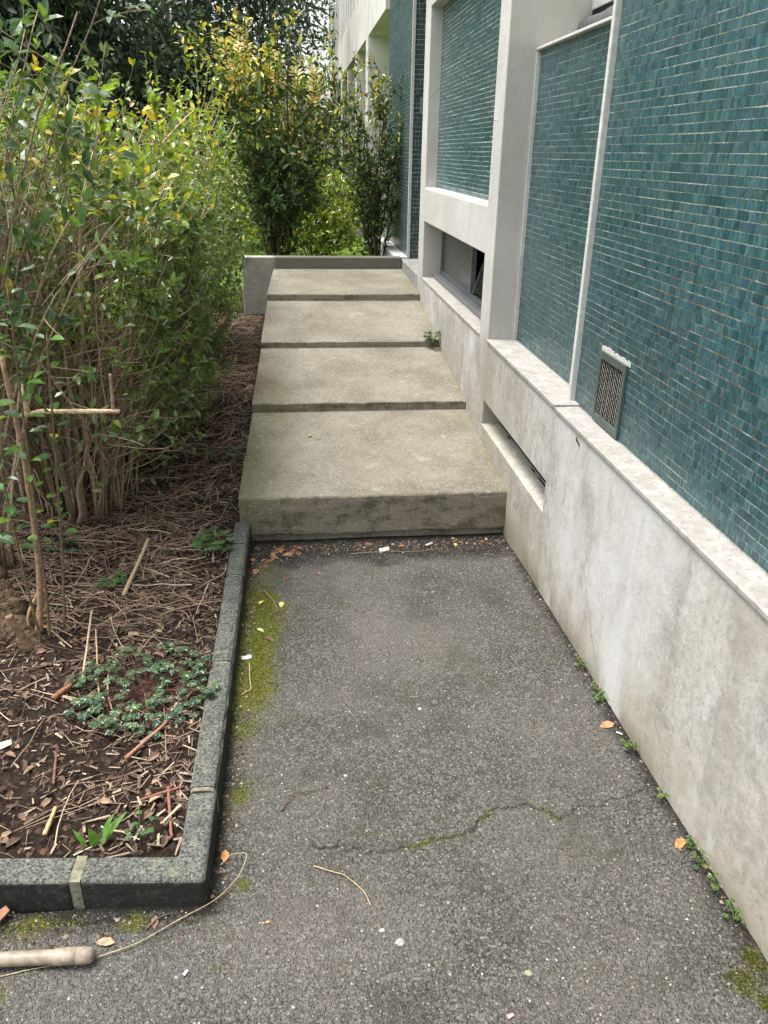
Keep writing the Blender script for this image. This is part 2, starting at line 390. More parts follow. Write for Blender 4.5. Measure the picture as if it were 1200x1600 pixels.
MORT = plain('pale_mortar', (.19, .18, .13), .95, .2, nsc=70, var=.35, bs=.5)
TAN = plain('tan_painted_tube', (.27, .22, .17), .5, .35, nsc=60, var=.22)
PAPER = plain('white_paper', (.55, .55, .57), .8, .3, nsc=60, var=.08)
STONE = plain('grey_stone_slab', (.23, .23, .22), .75, .3, nsc=45, var=.3, bs=.35)
def m_parapet():
    k = M('parapet_concrete', .9, .2); n = k.noise(22, 6, .7); n2 = k.noise(5, 5, .65); x = k.sep(k.pos, 0)
    c = k.mix(k.ramp(n, .3, .7), (.27, .255, .225, 1), (.38, .365, .33, 1))
    c = k.mix(k.math('MULTIPLY', k.ramp(k.math('ADD', x, k.math('MULTIPLY', n2, .10)), -.17, -.13), .85), c, (.12, .108, .085, 1))     # darker brown tone along the landing
    c = k.mix(k.ramp(n2, .55, .7, 0, .5), c, (.10, .09, .07, 1)); return k.out(c, k.bump(n, .4, .005))
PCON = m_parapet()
def m_stump():
    k = M('stump_bark', .9, .15); v = k.scaled(2.6, 2.6, 4.2); n = k.noise(26, 6, .7, vec=v); n2 = k.noise(7, 5, .7)
    c = k.mix(k.ramp(n, .35, .65), (.045, .03, .02, 1), (.24, .17, .11, 1)); c = k.mix(k.ramp(n2, .56, .68, 0, .7), c, (.30, .23, .16, 1)); c = k.mix(k.ramp(n2, .42, .3, 0, .8), c, (.07, .045, .03, 1))
    return k.out(c, k.bump(n2, .9, .04, k.bump(n, 1., .035)))
STUMPM = m_stump()
FLAKE = plain('old_paint_flake', (.33, .31, .27), .9, .15, nsc=60, var=.2)
FROST = m_glass('frosted_glass', (.105, .115, .108, 1), .25); DGLASS = m_glass('dark_glass', (.02, .024, .03, 1), .08)
FARW = plain('far_white_concrete', (.62, .60, .57), .8, .25, nsc=3, var=.10); FARG = plain('far_grey_panel', (.42, .43, .44), .7, .3, nsc=4, var=.12)
FARB = plain('far_beige_wall', (.55, .50, .43), .85, .25, nsc=4, var=.1)

# ---------------------------------------------------------------- terrain
SLOPE = -.045
def path_z(x, y): return SLOPE*np.asarray(y, float)
def soil_z(x, y):
    x = np.asarray(x, float); y = np.asarray(y, float)
    b = np.interp(y, [1.2, 1.6, 3.3, 7.3, 9., 30], [.002, -.012, -.055, .155, .30, .30])
    m = .05*sstep(-.5, -1.3, x)*sstep(1.5, 2.4, y)
    return b+m+.035*(fbm(x*4, y*4, 3)-.47)+.022*(fbm(x*17, y*17, 9, 3)-.45)
def ground_z(x, y): return np.interp(y, [-8, 3.4, 7.3, 9., 400], [.30, -.223, .09, .30, .30])+.03*(fbm(x*.8, y*.8, 5)-.5)*sstep(7.5, 9, y)

def grid(xs, ys, zf):
    X, Y = np.meshgrid(xs, ys); Z = zf(X, Y); V = np.stack([X, Y, Z], -1).reshape(-1, 3)
    i = np.arange(len(xs)*len(ys)).reshape(len(ys), len(xs))
    F = np.stack([i[:-1, :-1], i[:-1, 1:], i[1:, 1:], i[1:, :-1]], -1).reshape(-1, 4); return V, F
gx = np.concatenate([[-300, -120, -60, -30, -20], np.arange(-14, 14.1, .5), [20, 30, 60, 120, 300]])
gy = np.concatenate([[-200, -60, -20, -8], np.arange(-6, 24.1, .4), [30, 40, 60, 100, 180, 400]])
V, F = grid(gx, gy, ground_z)
tag(mk('ground', V, F, GRND, origin=(0, 0, 0), smooth=True), 'green lawn ground reaching back behind the steps', None, kind='structure')

CRACK = np.array([(.0, 1.437), (.06, 1.43), (.11, 1.413), (.173, 1.401), (.27, 1.412), (.34, 1.425), (.397, 1.439), (.43, 1.48), (.454, 1.505), (.526, 1.517), (.607, 1.497), (.64, 1.461)])
CRACK2 = np.array([(.64, 1.461), (.70, 1.50), (.80, 1.525), (.93, 1.55)])
def jag(L, n=3, amp=.012):
    r = np.random.default_rng(5); L = np.array(L)
    for k in range(n):
        m = (L[:-1]+L[1:])/2; dv = L[1:]-L[:-1]; nn = np.stack([-dv[:, 1], dv[:, 0]], -1)/np.linalg.norm(dv, axis=1)[:, None]
        m = m+nn*r.normal(0, amp*.6**k, (len(m), 1)); o = np.empty((len(L)+len(m), 2)); o[::2] = L; o[1::2] = m; L = o
    return L
def seg_dist(x, y, L):
    d = np.full(np.shape(x), 9.)
    for a, b in zip(L[:-1], L[1:]):
        ab = b-a; t = np.clip(((x-a[0])*ab[0]+(y-a[1])*ab[1])/(ab@ab), 0, 1)
        d = np.minimum(d, np.hypot(x-a[0]-t*ab[0], y-a[1]-t*ab[1]))
    return d
CRACK = jag(CRACK); CRACK2 = jag(CRACK2)
def asphalt_z(x, y):
    x = np.asarray(x, float); y = np.asarray(y, float); g = np.zeros(np.broadcast(x, y).shape); nr = (y > 1.33) & (y < 1.60)
    if np.any(nr):
        if g.ndim: xx, yy_ = x[nr], y[nr]; g[nr] = -.006*np.exp(-(seg_dist(xx, yy_, CRACK)/.0026)**2)-.0025*np.exp(-(seg_dist(xx, yy_, CRACK2)/.003)**2)
        else: g = -.010*np.exp(-(seg_dist(x, y, CRACK)/.0035)**2)
    return SLOPE*y+.010*(fbm(x*2.5, y*2.5, 21)-.47)+.004*(fbm(x*30, y*30, 23, 3)-.45)+g-.010*np.exp(-((y-3.2)/.12)**2)
def asphalt(name, xs, ys):
    V, F = grid(xs, ys, asphalt_z); x, y = V[:, 0], V[:, 1]
    wob = fbm(x*6, y*6, 61)-.47
    mk_ = sstep(-.05, -.17, x+.22*wob)*sstep(1.8, 2.15, y+.5*wob)*sstep(3.12, 2.75, y+.3*wob)*1.0
    for (a, b, r) in ((-.19, 1.63, .05), (-.40, 1.25, .035), (-.62, 1.262, .05), (-.66, 1.1, .05), (.875, .985, .045), (.93, 1.03, .04), (.90, .93, .03), (-.215, 1.9, .05), (-.17, 1.33, .03), (-.18, 3.0, .08)):
        mk_ = np.maximum(mk_, np.exp(-((x-a)**2+(y-b)**2)/r**2)*.8)
    d = np.full(len(x), 9.); d2 = d.copy(); nr = (y > 1.33) & (y < 1.60); d[nr] = seg_dist(x[nr], y[nr], CRACK); d2[nr] = seg_dist(x[nr], y[nr], CRACK2)
    mk_ = np.maximum(mk_, np.exp(-(d/.010)**2)*np.clip(2.6*(fbm(x*7, y*7, 71)-.42), 0, .9))
    dirt = np.maximum.reduce([sstep(2.96, 3.12, y+.30*wob)*1.0*(x > -.25), sstep(-.185, -.24, x+.06*wob)*(y > 1.25)*.95, sstep(.885, .95, x+.05*wob)*.95, np.exp(-(d/.0030)**2)*np.clip(2.4*(fbm(x*8, y*8, 73)-.22), .15, 1.1),
        sstep(1.20, 1.27, y)*(x < -.23)*(y < 1.4)*.8, np.exp(-(d2/.0032)**2)*.7])
    wear = np.exp(-((x-.25)/.22)**2)*np.exp(-((y-2.55)/.5)**2)*.9*fbm(x*5, y*5, 81)+np.exp(-((x+.05)/.15)**2-((y-1.2)/.15)**2)*.8
    return tag(mk(name, V, F, ASPH, origin=(0, 0, 0), col=np.stack([mk_, dirt, wear], -1), smooth=True), kind='structure')
tag(asphalt('asphalt_path', np.arange(-.262, .9605, .005), np.concatenate([np.arange(1.296, 1.60, .003), np.arange(1.60, 3.35, .008)])), 'worn grey asphalt path running between the kerb and the wall')
tag(asphalt('asphalt_yard', np.concatenate([np.arange(-5, -.9, .1), np.arange(-.9, .9605, .010)]), np.concatenate([np.arange(-4, .8, .1), np.arange(.8, 1.2965, .008)])), 'worn grey asphalt in front of the kerb')

xs = np.concatenate([np.arange(-5, -2.2, .08), np.arange(-2.2, -.285, .016)]); ys = np.concatenate([np.arange(1.30, 4.6, .016), np.arange(4.6, 8.2, .04)])
V, F = grid(xs, ys, soil_z)
keep = V[:, 0] < np.where(V[:, 1] > 3.25, -.20, -.27)
V[:, 1] = np.maximum(V[:, 1], 1.276+.085*(-.242-V[:, 0])+.03)
tag(mk('planting_bed', V, F, SOIL, origin=(0, 0, 0), smooth=True), 'dark soil of the planting bed left of the steps', kind='structure')

# ---------------------------------------------------------------- kerb
kerb = thing('garden_kerb', 'low mossy dark concrete kerb edging the planting bed along the asphalt', 'kerb', (-.275, 2.2, -.10))
KO, KI = -.242, -.312
def kh(y): return float(np.interp(y, [1.2, 2.2, 3.3], [.082, .086, .112]))
def kerb_run(y0, y1):
    g = G(); n = max(2, int((y1-y0)/.05)); yy = np.linspace(y0, y1, n+1); Vv = []; 
    for y in yy:
        zt = SLOPE*y+kh(y); zb = SLOPE*y-.08
        for (x, z) in ((KI, zb), (KI, zt-.006), (KI+.008, zt), (KO-.020, zt+.001), (KO-.008, zt-.005), (KO-.001, zt-.018), (KO+.004, zb)):
            Vv.append((x+random.uniform(-.0012, .0012), y, z+random.uniform(-.001, .001)))
    i = np.arange((n+1)*7).reshape(n+1, 7); a, b = i[:-1], i[1:]
    Fq = np.stack([a, b, np.roll(b, -1, 1), np.roll(a, -1, 1)], -1).reshape(-1, 4)
    return np.array(Vv), [Fq, i[:1, :], i[-1:, ::-1]]
JY = [1.57, 2.154, 2.755, 3.04, 3.275]
for a, b in zip(JY[:-1], JY[1:]):
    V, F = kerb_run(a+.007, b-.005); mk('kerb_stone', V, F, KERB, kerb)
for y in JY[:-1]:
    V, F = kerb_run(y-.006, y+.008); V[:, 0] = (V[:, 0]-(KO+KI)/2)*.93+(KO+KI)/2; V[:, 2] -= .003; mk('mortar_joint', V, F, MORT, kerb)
def front_y(x): return 1.276+.085*(KO-x)
# L shaped corner stone
def kerb_front(x0, x1, corner=False):
    zt = lambda y: SLOPE*y+.082
    if corner:
        out = [(x0, front_y(x0)), (KO, front_y(KO)), (KO, 1.563), (KI, 1.563), (KI, front_y(KI)+.075), (x0, front_y(x0)+.075)]
    else: out = [(x0, front_y(x0)), (x1, front_y(x1)), (x1, front_y(x1)+.075), (x0, front_y(x0)+.075)]
    n = len(out); V = [(x, y, SLOPE*y-.08) for x, y in out]+[(x, y, zt(y)) for x, y in out]
    F4 = [(i, (i+1) % n, n+(i+1) % n, n+i) for i in range(n)]
    return np.array(V), [np.array(F4), np.array([tuple(range(n, 2*n))]), np.array([tuple(range(n-1, -1, -1))])]
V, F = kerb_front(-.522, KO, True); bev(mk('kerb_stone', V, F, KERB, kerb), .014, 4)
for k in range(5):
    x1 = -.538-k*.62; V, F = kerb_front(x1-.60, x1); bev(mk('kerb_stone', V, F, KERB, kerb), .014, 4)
    V, F = kerb_front(x1-.004, x1+.020 if k == 0 else x1+.012); V[:, 2] -= .003; V[:, 1] += .001; mk('mortar_joint', V, F, MORT, kerb)

# ---------------------------------------------------------------- steps
def XL(y): return -.29+.0225*(y-3.29)
steps = thing('concrete_steps', 'weathered concrete steps with deep sloping treads rising beside the wall', 'steps', (.33, 3.3, -.15))
FR = [(3.29, -.16, .074), (4.29, .162, .214), (5.24, .308, .350), (6.16, .462, .514)]
BK = [(4.30, .163), (5.25, .309), (6.17, .463), (7.305, .547)]
for i, ((f, zb, zt), (b, zk)) in enumerate(zip(FR, BK)):
    prof = []
    if i == 0: prof += [(.026, -.30, 0), (.022, -.128, .5), (.004, -.120, .8), (.0, -.112, .6)]
    else: prof += [(.0, zb-.25, 0)]
    for t in np.linspace(.0 if i else .1, .85, 5): prof.append((.0, (zb if i else -.11)+(zt-(zb if i else -.11))*t, 1))
    prof += [(.001, zt-.011, 1), (.005, zt-.004, 1), (.014, zt, 1)]
    for t in np.linspace(.03, 1, 16): prof.append(((b-f)*t, zt+(zk-zt)*t, .6))
    prof += [(b-f, zb-.25 if i else -.30, 0)]
    prof = np.array(prof); K = len(prof); nx = 46; Vv = []
    for j in range(nx+1):
        u = j/nx
        for (dy, z, wgt) in prof:
            y = f+dy; x = XL(y)+(0.9485-XL(y))*u
            edge = .010*wgt*max(0, 1-u/.02) if False else 0
            q = fbm(np.array(x*14.), np.array(y*14.+z*9), 31+i)-.47; q2 = fbm(np.array(x*45.), np.array(y*45.+z*30), 37+i)-.47
            Vv.append((x, y+wgt*(.006*q+.003*q2)*(dy < .02), z+wgt*(.007*q+.0025*q2)+(.012*q*(i == 0 and -.13 < z < -.11))))
    id_ = np.arange((nx+1)*K).reshape(nx+1, K); a, b_ = id_[:-1], id_[1:]
    Fq = np.stack([a, np.roll(a, -1, 1), np.roll(b_, -1, 1), b_], -1).reshape(-1, 4)
    o = mk('step', Vv, [Fq[:, ::-1], id_[:1, :], id_[-1:, ::-1]], CONC, steps, smooth=False)
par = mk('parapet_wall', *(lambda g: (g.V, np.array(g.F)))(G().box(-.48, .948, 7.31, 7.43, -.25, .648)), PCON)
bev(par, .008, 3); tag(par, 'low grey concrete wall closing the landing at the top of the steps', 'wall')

# ---------------------------------------------------------------- building
bld = thing('tiled_building', 'pale rendered building with green mosaic tile panels along the right side', 'building', (1.2, 3., -.15))
XW = .95
def relief(name, Ys, Zs, solid, x0, x1, m, parent, bevel=.005):
    ny, nz = len(Ys)-1, len(Zs)-1; vid = {}; V = []; F = []
    def v(i, j, b):
        k = (i, j, b)
        if k not in vid: vid[k] = len(V); V.append((x1 if b else x0, Ys[i], Zs[j]))
        return vid[k]
    def s(i, j): return 0 <= i < ny and 0 <= j < nz and solid(i, j)
    for i in range(ny):
        for j in range(nz):
            if not s(i, j): continue
            F.append((v(i, j, 0), v(i, j+1, 0), v(i+1, j+1, 0), v(i+1, j, 0)))
            for di, dj, a, b in ((-1, 0, (i, j), (i, j+1)), (1, 0, (i+1, j+1), (i+1, j)), (0, 1, (i, j+1), (i+1, j+1)), (0, -1, (i+1, j), (i, j))):
                if not s(i+di, j+dj): F.append((v(*b, 0), v(*a, 0), v(*a, 1), v(*b, 1)))
    o = mk(name, V, np.array(F), m, parent); return bev(o, bevel, 2)
Ys = [-1.5, 2.77, 3.88, 4.07, 6.10, 6.33]; Zs = [-.6, .207, .335, .638, 1.045, 1.27, 2.395, 3.4]
sol = {0: (0, 1, 2), 1: (0, 2), 2: range(7), 3: (0, 1, 2, 4, 6), 4: range(7)}
relief('facade_wall', Ys, Zs, lambda i, j: j in sol[i], XW, 1.42, REND, bld)
# ledges under the panels
bev(G().box(XW-.006, 1.036, -1.5, 2.742, .632, .648).build('ledge_slab', SILL, bld), .003)
bev(G().box(XW-.006, 1.092, 2.747, 3.879, .636, .654).build('ledge_slab', SILL, bld), .003)
bev(G().box(XW-.004, 1.10, 4.071, 6.099, .630, .646).build('window_ledge', SILL, bld), .003)
bev(G().box(XW+.002, 1.06, 4.071, 6.099, 1.262, 1.277).build('ledge_slab', WHITE, bld), .003)
# backings
G().box(1.042, 1.42, -1.5, 2.80, .60, 3.4).build('backing_wall', GROUT, bld)
G().box(1.097, 1.36, 2.801, 3.879, .60, 1.9175).build('backing_wall', GROUT, bld)
G().box(1.032, 1.30, 4.071, 6.099, 1.25, 2.43).build('backing_wall', GROUT, bld)
G().box(1.45, 6.5, -1.5, 6.33, -.6, 3.4).build('building_core', PLAST, bld)
G().box(.955, 6.5, -1.5, 9.2, 3.41, 5.6).build('upper_wall', FARW, bld)
# slot interior
G().box(XW+.13, XW+.30, 2.76, 3.89, .18, .36).box(XW+.080, XW+.131, 2.772, 3.878, .2085, .212).build('slot_back', DARK, bld)
yy = np.linspace(2.775, 3.875, 60); xr = XW+.060+.022*(fbm(yy*9, yy*0, 51)-.5)+.010*(fbm(yy*33, yy*0, 52)-.5); zr = .2075+.005*fbm(yy*14, yy*0+3, 53)
V = np.concatenate([np.stack([xr, yy, yy*0+.195], -1), np.stack([xr+.004, yy, zr], -1), np.stack([yy*0+XW+.094, yy, zr+.004], -1)]); q_ = np.arange(59)
mk('slot_rubble', V, np.concatenate([np.stack([q_, q_+60, q_+61, q_+1], -1), np.stack([q_+60, q_+120, q_+121, q_+61], -1)]), REND, bld)
# trims
bev(G().box(1.020, 1.10, 2.801, 2.826, .640, 3.4).build('corner_trim', WHITE, bld), .003)
bev(G().box(1.078, 1.099, 3.868, 3.8795, .655, 1.93).build('edge_trim', WHITE, bld), .002)
bev(G().box(1.075, 1.36, 2.827, 3.8795, 1.918, 1.930).build('panel_coping', WHITE, bld), .003)
# upper window with dark rolled sill
G().box(1.37, 1.45, 2.80, 3.8795, 1.90, 3.4).build('window_wall', PLAST, bld)
uw = G().box(1.305, 1.371, 2.83, 3.876, 2.075, 3.2).build('window_frame', WHITE, bld); bev(uw, .004)
g = G(); g.box(1.301, 1.306, 2.9, 3.72, 2.19, 3.1); g.build('pane', DGLASS, uw)
G().box(1.31, 1.37, 2.83, 3.876, 2.035, 2.073).build('window_gap', DARK, bld)
t = np.linspace(0, 1, 14); P = np.stack([1.285+.006*np.sin(t*9), 3.872-1.045*t, 2.005+.004*np.sin(t*7)], -1)[None]
V, F, C = tubes(P, np.full((1, 14), .036)*(1+.08*np.sin(t*23))[None], 14)
mk('sill_roll', V, F, STEEL, bld, smooth=True)
# basement window
bw = G().box(1.088, 1.12, 4.072, 6.098, .647, .70).box(1.088, 1.12, 4.072, 6.098, 1.02, 1.06).box(1.088, 1.12, 6.06, 6.098, .701, 1.019).box(1.086, 1.118, 4.99, 5.035, .701, 1.019).build('basement_window', STEEL, bld); bev(bw, .002)
G().box(1.106, 1.112, 5.036, 6.059, .701, 1.019).build('pane', FROST, bw)
g = G(); g.quads([(1.10, 4.4, .72), (1.10, 4.96, .72), (1.20, 4.96, 1.02), (1.20, 4.4, 1.02)], [(0, 1, 2, 3)]); g.build('tilted_pane', DGLASS, bw)
for a, b in ((4.93, 4.965), (4.37, 4.40)):
    g = G(); g.quads([(1.09, a, .70), (1.09, b, .70), (1.19, b, 1.02), (1.19, a, 1.02), (1.11, a, .70), (1.11, b, .70), (1.21, b, 1.02), (1.21, a, 1.02)], [(0, 1, 2, 3), (0, 3, 7, 4), (1, 5, 6, 2), (4, 7, 6, 5)])
    g.build('sash_bar', GREENM, bw)
G().box(1.30, 1.44, 4.07, 6.10, .65, 1.05).build('window_void', DARK, bld)
bev(G().box(1.030, 1.0875, 4.073, 6.05, .648, .676).build('steel_sill', STEEL, bw), .006, 3)
# door recess
bev(G().box(.952, 1.9, 6.335, 7.40, .20, .628).build('door_threshold', STONE, bld), .008, 3)
G().box(1.8, 1.9, 6.33, 7.41, .63, 3.4).build('door', DARK, bld)
G().box(1.42, 1.9, 6.331, 6.36, .629, 3.4).build('recess_wall', PLAST, bld)

# ---- mosaic tiles
TCOL = np.array([(.024, .074, .084), (.030, .086, .096), (.038, .098, .107), (.032, .086, .108), (.048, .104, .111), (.019, .062, .076), (.036, .096, .099), (.032, .082, .102)])
def area_px(P4):
    d = P4-CAMP; z = d@cf; x = (d@cr)/z*FPX; y = (d@cu)/z*FPX
    a = .5*np.abs((x[:, 2]-x[:, 0])*(y[:, 3]-y[:, 1])-(x[:, 3]-x[:, 1])*(y[:, 2]-y[:, 0]))
    ok = (z.min(1) > .1) & (np.abs(x.mean(1)) < 598) & (np.abs(y.mean(1)) < 798)
    return np.where(ok, a, 0)
unit_tiles = {}
def tile_panel(O, u, n, width, z0, z1, pitch=.024, wr=(.0115, .026), nbig=0, seed=0, holes=(), tint=1.0, name='mosaic_panel', gaph=(.0004, .0024)):
    """O: start point on the backing face, u along, n outward"""
    r = np.random.default_rng(seed); u = np.array(u, float); n = np.array(n, float); zax = np.array([0, 0, 1.]); O = np.array(O, float)
    A0, A1, B0, B1 = [], [], [], []
    rows = int(round((z1-z0)/pitch)); pitch = (z1-z0)/rows
    for k in range(rows):
        ws = r.uniform(*wr, int(width/wr[0])+4)
        ws = np.where(r.random(len(ws)) < .12, ws*1.25, ws)
        e = np.concatenate([[0], np.cumsum(ws)]); e = np.concatenate([e[e < width-.009], [width]])
        a0 = e[:-1]+r.uniform(.0001, .0008, len(e)-1); a1 = e[1:]-r.uniform(.0001, .0008, len(e)-1)
        big = r.random(len(a0)) < .24; a1 = np.where(big, a1-r.uniform(.0008, .0022, len(a0)), a1)
        wob = .0036*np.minimum(1, np.minimum(k, rows-1-k)/2)*(fbm(e[:-1]*5+seed, np.full(len(a0), k*.35), 5+seed)-.47)
        gn = np.clip((fbm(e[:-1]*7+3, np.full(len(a0), k*3.1), 15+seed)-.28)*2.0, 0, 1)
        b0 = z0+k*pitch+wob+gaph[0]; b1 = z0+(k+1)*pitch+wob-gaph[0]-(gaph[1]-gaph[0])*gn-r.uniform(0, .0006, len(a0))
        A0.append(a0); A1.append(a1); B0.append(b0); B1.append(b1)
    a0, a1, b0, b1 = map(np.concatenate, (A0, A1, B0, B1))
    ok = np.ones(len(a0), bool)
    for (h0, h1, g0, g1) in holes: ok &= ~((a1 > h0) & (a0 < h1) & (b1 > g0) & (b0 < g1))
    a0, a1, b0, b1 = a0[ok], a1[ok], b0[ok], b1[ok]; N = len(a0)
    # slow colour drift + tile to tile scatter
    ci = r.integers(0, len(TCOL), N); sc = r.uniform(.84, 1.18, N)*(0.8+.45*fbm(a0*1.7, b0*1.7, 91+seed))*tint
    col = TCOL[ci]*sc[:, None]*.95
    def pt(a, b, c): return O+a[:, None]*u+b[:, None]*zax+c[:, None]*n
    th = .0011+r.normal(0, .00012, N); ta = r.normal(0, .014, N)*(a1-a0)*.5; tb = r.normal(0, .014, N)*(b1-b0)*.5
    ch = .0002
    Q = [pt(a0, b0, th*0), pt(a1, b0, th*0), pt(a1, b1, th*0), pt(a0, b1, th*0),
         pt(a0+ch, b0+ch, th-ta-tb), pt(a1-ch, b0+ch, th+ta-tb), pt(a1-ch, b1-ch, th+ta+tb), pt(a0+ch, b1-ch, th-ta+tb)]
    Q = np.stack(Q, 1)
    TF = np.array([(4, 5, 6, 7), (0, 1, 5, 4), (1, 2, 6, 5), (2, 3, 7, 6), (3, 0, 4, 7)])
    if np.dot(np.cross(u, zax), n) < 0: TF = TF[:, ::-1]
    sep = np.zeros(N, bool)
    if nbig:
        ar = area_px(Q[:, 4:8]); sep[np.argsort(-ar)[:nbig]] = True
    rest = np.where(~sep)[0]
    panel = thing_part(name, bld, O)
    Vr = Q[rest].reshape(-1, 3); Fr = (TF[None]+(np.arange(len(rest))*8)[:, None, None]).reshape(-1, 4)
    o = mk('tile_field', Vr, Fr, TILE, panel, col=np.repeat(col[rest], 8, axis=0)); o['kind'] = 'stuff'
    pl = rootloc(panel)
    for i in np.where(sep)[0]:
        key = (int(ci[i]), int(sc[i]*5))
        if key not in unit_tiles:
            me_o = mk('tile', [(0, -.5, -.5), (0, .5, -.5), (0, .5, .5), (0, -.5, .5), (-.0011, -.485, -.49), (-.0011, .485, -.49), (-.0011, .485, .49), (-.0011, -.485, .49)],
                      TF if u[1] > 0 else TF, TILE, None, col=np.tile(TCOL[key[0]]*(key[1]+.5)/5*.95, (8, 1)), origin=(0, 0, 0))
            unit_tiles[key] = me_o.data; bpy.data.objects.remove(me_o)
        t_ = bpy.data.objects.new('tile', unit_tiles[key]); COL.objects.link(t_); t_.parent = panel
        c_ = Q[i, :4].mean(0); t_.location = c_-pl; t_.scale = (1, a1[i]-a0[i], b1[i]-b0[i])
        t_.rotation_euler = (0, r.normal(0, .009), r.normal(0, .009))
    return panel
def thing_part(name, parent, loc):
    o = bpy.data.objects.new(name, None); COL.objects.link(o); o.parent = parent; o.location = np.array(loc)-rootloc(parent); o.empty_display_size = .05; return o
tile_panel((1.0415, .1, 0), (0, 1, 0), (-1, 0, 0), 2.7005, .649, 3.0, nbig=300, seed=1, holes=((2.272, 2.468, .66, .880),))
tile_panel((1.0965, 2.828, 0), (0, 1, 0), (-1, 0, 0), 1.0395, .655, 1.917, seed=2)
tile_panel((1.0315, 4.075, 0), (0, 1, 0), (-1, 0, 0), 2.02, 1.278, 2.42, seed=3, gaph=(.0008, .0042), tint=1.1)  # raised tint puts the grazing sky reflection into the tile colour

# ---- far tiled volume and white block behind it
far = thing('white_concrete_building', 'white concrete building wing with deep window bays behind the slim bush', 'building', (1.5, 9., .2))
G().box(1.014, 6, 7.405, 9.2, -.3, 3.4).build('wall', GROUT, far)
bev(G().box(1.004, 1.03, 7.385, 7.408, .635, 3.4).build('corner_trim', WHITE, far), .002)
bev(G().box(.90, 1.02, 7.44, 9.25, .1, .640).build('plinth', WHITE, far), .006)
bld_keep = bld; bld = far
tile_panel((1.0135, 7.41, 0), (0, 1, 0), (-1, 0, 0), 1.79, .642, 3.36, seed=4, pitch=.03, wr=(.016, .03), gaph=(.0008, .0036), tint=.95)
tile_panel((1.032, 7.4045, 0), (1, 0, 0), (0, -1, 0), .75, .632, 3.36, seed=5, pitch=.036, wr=(.018, .034), gaph=(.0006, .0035), tint=.8)  # lowered tint puts the shade of this return face into the tile colour
bld = bld_keep
bev(G().box(1.085, 1.16, 7.36, 7.4, 1.80, 1.93).build('doorbell_box', STEEL, far), .004)
by = [9.25, 11.2, 11.5, 13.1, 13.4, 15.0, 15.3, 16.9, 17.2, 18.8, 19.1, 20.7, 21.0, 22.0]
for i in range(0, len(by)-1, 2):
    if i: bev(G().box(.965, 1.62, by[i-1], by[i], -.3, 6.5).build('pier', FARW, far), .01)
    G().box(.975, 1.60, by[i], by[i+1], 2.82, 3.42).build('lintel', FARW, far)
    G().box(1.55, 1.60, by[i], by[i+1], .2, 2.82).build('bay_wall', FARB, far)
    wd = G().box(1.52, 1.549, by[i]+.35, by[i+1]-.35, .9, 2.5).build('window', FARG, far)
    G().box(1.512, 1.521, by[i]+.42, by[i+1]-.42, .97, 2.43).build('pane', DGLASS, wd)
    n = 5
    for k in range(n):
        a = by[i]+(by[i+1]-by[i])*k/n
        G().box(.985+.05*(k % 2), 1.59, a+.004, a+(by[i+1]-by[i])/n-.004, 3.43, 6.5).build('facade_panel', FARW if k % 3 else FARG, far)
G().box(1.61, 7, 9.21, 22.0, -.3, 6.5).build('building_core', FARW, far)
G().box(.965, 1.62, 22.0, 22.3, -.3, 6.5).build('pier', FARW, far)

# ---- vent grille
vg = thing('vent_grille', 'small grey-green metal vent with diamond mesh set low in the tiles', 'vent', (1.03, 2.47, .652))
fy0, fy1, fz0, fz1 = 2.355, 2.585, .652, .898
o = relief('frame', [fy0, fy0+.022, fy1-.020, fy1], [fz0, fz0+.028, fz1-.026, fz1], lambda i, j: not (i == 1 and j == 1), 1.030, 1.043, GREENM, vg, .0015)
G().box(1.0392, 1.0408, fy0+.018, fy1-.016, fz0+.024, fz1-.022).build('dark_backing', DARK, vg)
Ps = []
y0, y1, z0_, z1_ = fy0+.020, fy1-.018, fz0+.026, fz1-.024; sp = .0200; sl_d = .8
for sg in (1, -1):
    for c0 in np.arange(-.6, .6, sp):
        ts = np.linspace(0, 1, 60); yy = y0+(y1-y0)*ts; zz = z0_+c0+(yy-y0)*sl_d*sg+(.12 if sg < 0 else 0)
        ins = (zz >= z0_) & (zz <= z1_)
        if ins.sum() < 3: continue
        yi, zi = yy[ins], zz[ins]; q = np.linspace(0, len(yi)-1, 12); yi = np.interp(q, np.arange(len(yi)), yi); zi = np.interp(q, np.arange(len(zi)), zi)
        Ps.append(np.stack([1.0355+.0010*sg*np.cos((yi-y0)/sp*math.pi), yi, zi], -1))
V, F, C = tubes(np.array(Ps), np.full((len(Ps), 12), .0009), 5); mk('wire_mesh', V, F, WIRE, vg, smooth=True)
g = G(); yy = np.linspace(fy0-.012, fy1+.008, 22)
for a, b in zip(yy[:-1], yy[1:]): g.box(1.0385, 1.0412, a, b, fz1-.003, fz1+.013+random.uniform(-.004, .005))
g.build('mortar_patch', WHITE, vg)

# ---------------------------------------------------------------- vegetation
def curve_pts(p0, p1, ctrl, K):
    t = np.linspace(0, 1, K)[None, :, None]
    return (1-t)**2*p0[:, None]+2*t*(1-t)*ctrl[:, None]+t**2*p1[:, None]
def at_t(P, t):
    K = P.shape[1]; f = t*(K-1); i = np.clip(f.astype(int), 0, K-2); r = (f-i)[:, None]; n = np.arange(len(P))
    return P[n, i]*(1-r)+P[n, i+1]*r, unit(P[n, i+1]-P[n, i])
def palette(n, cols, wts): return np.array(cols)[rng.choice(len(cols), n, p=np.array(wts)/sum(wts))]*rng.uniform(.75, 1.25, (n, 1))
STEMC = [(.26, .19, .13), (.36, .27, .19), (.19, .14, .095), (.42, .33, .23)]
DSTEM = [(.075, .05, .035), (.12, .085, .055), (.05, .036, .026)]

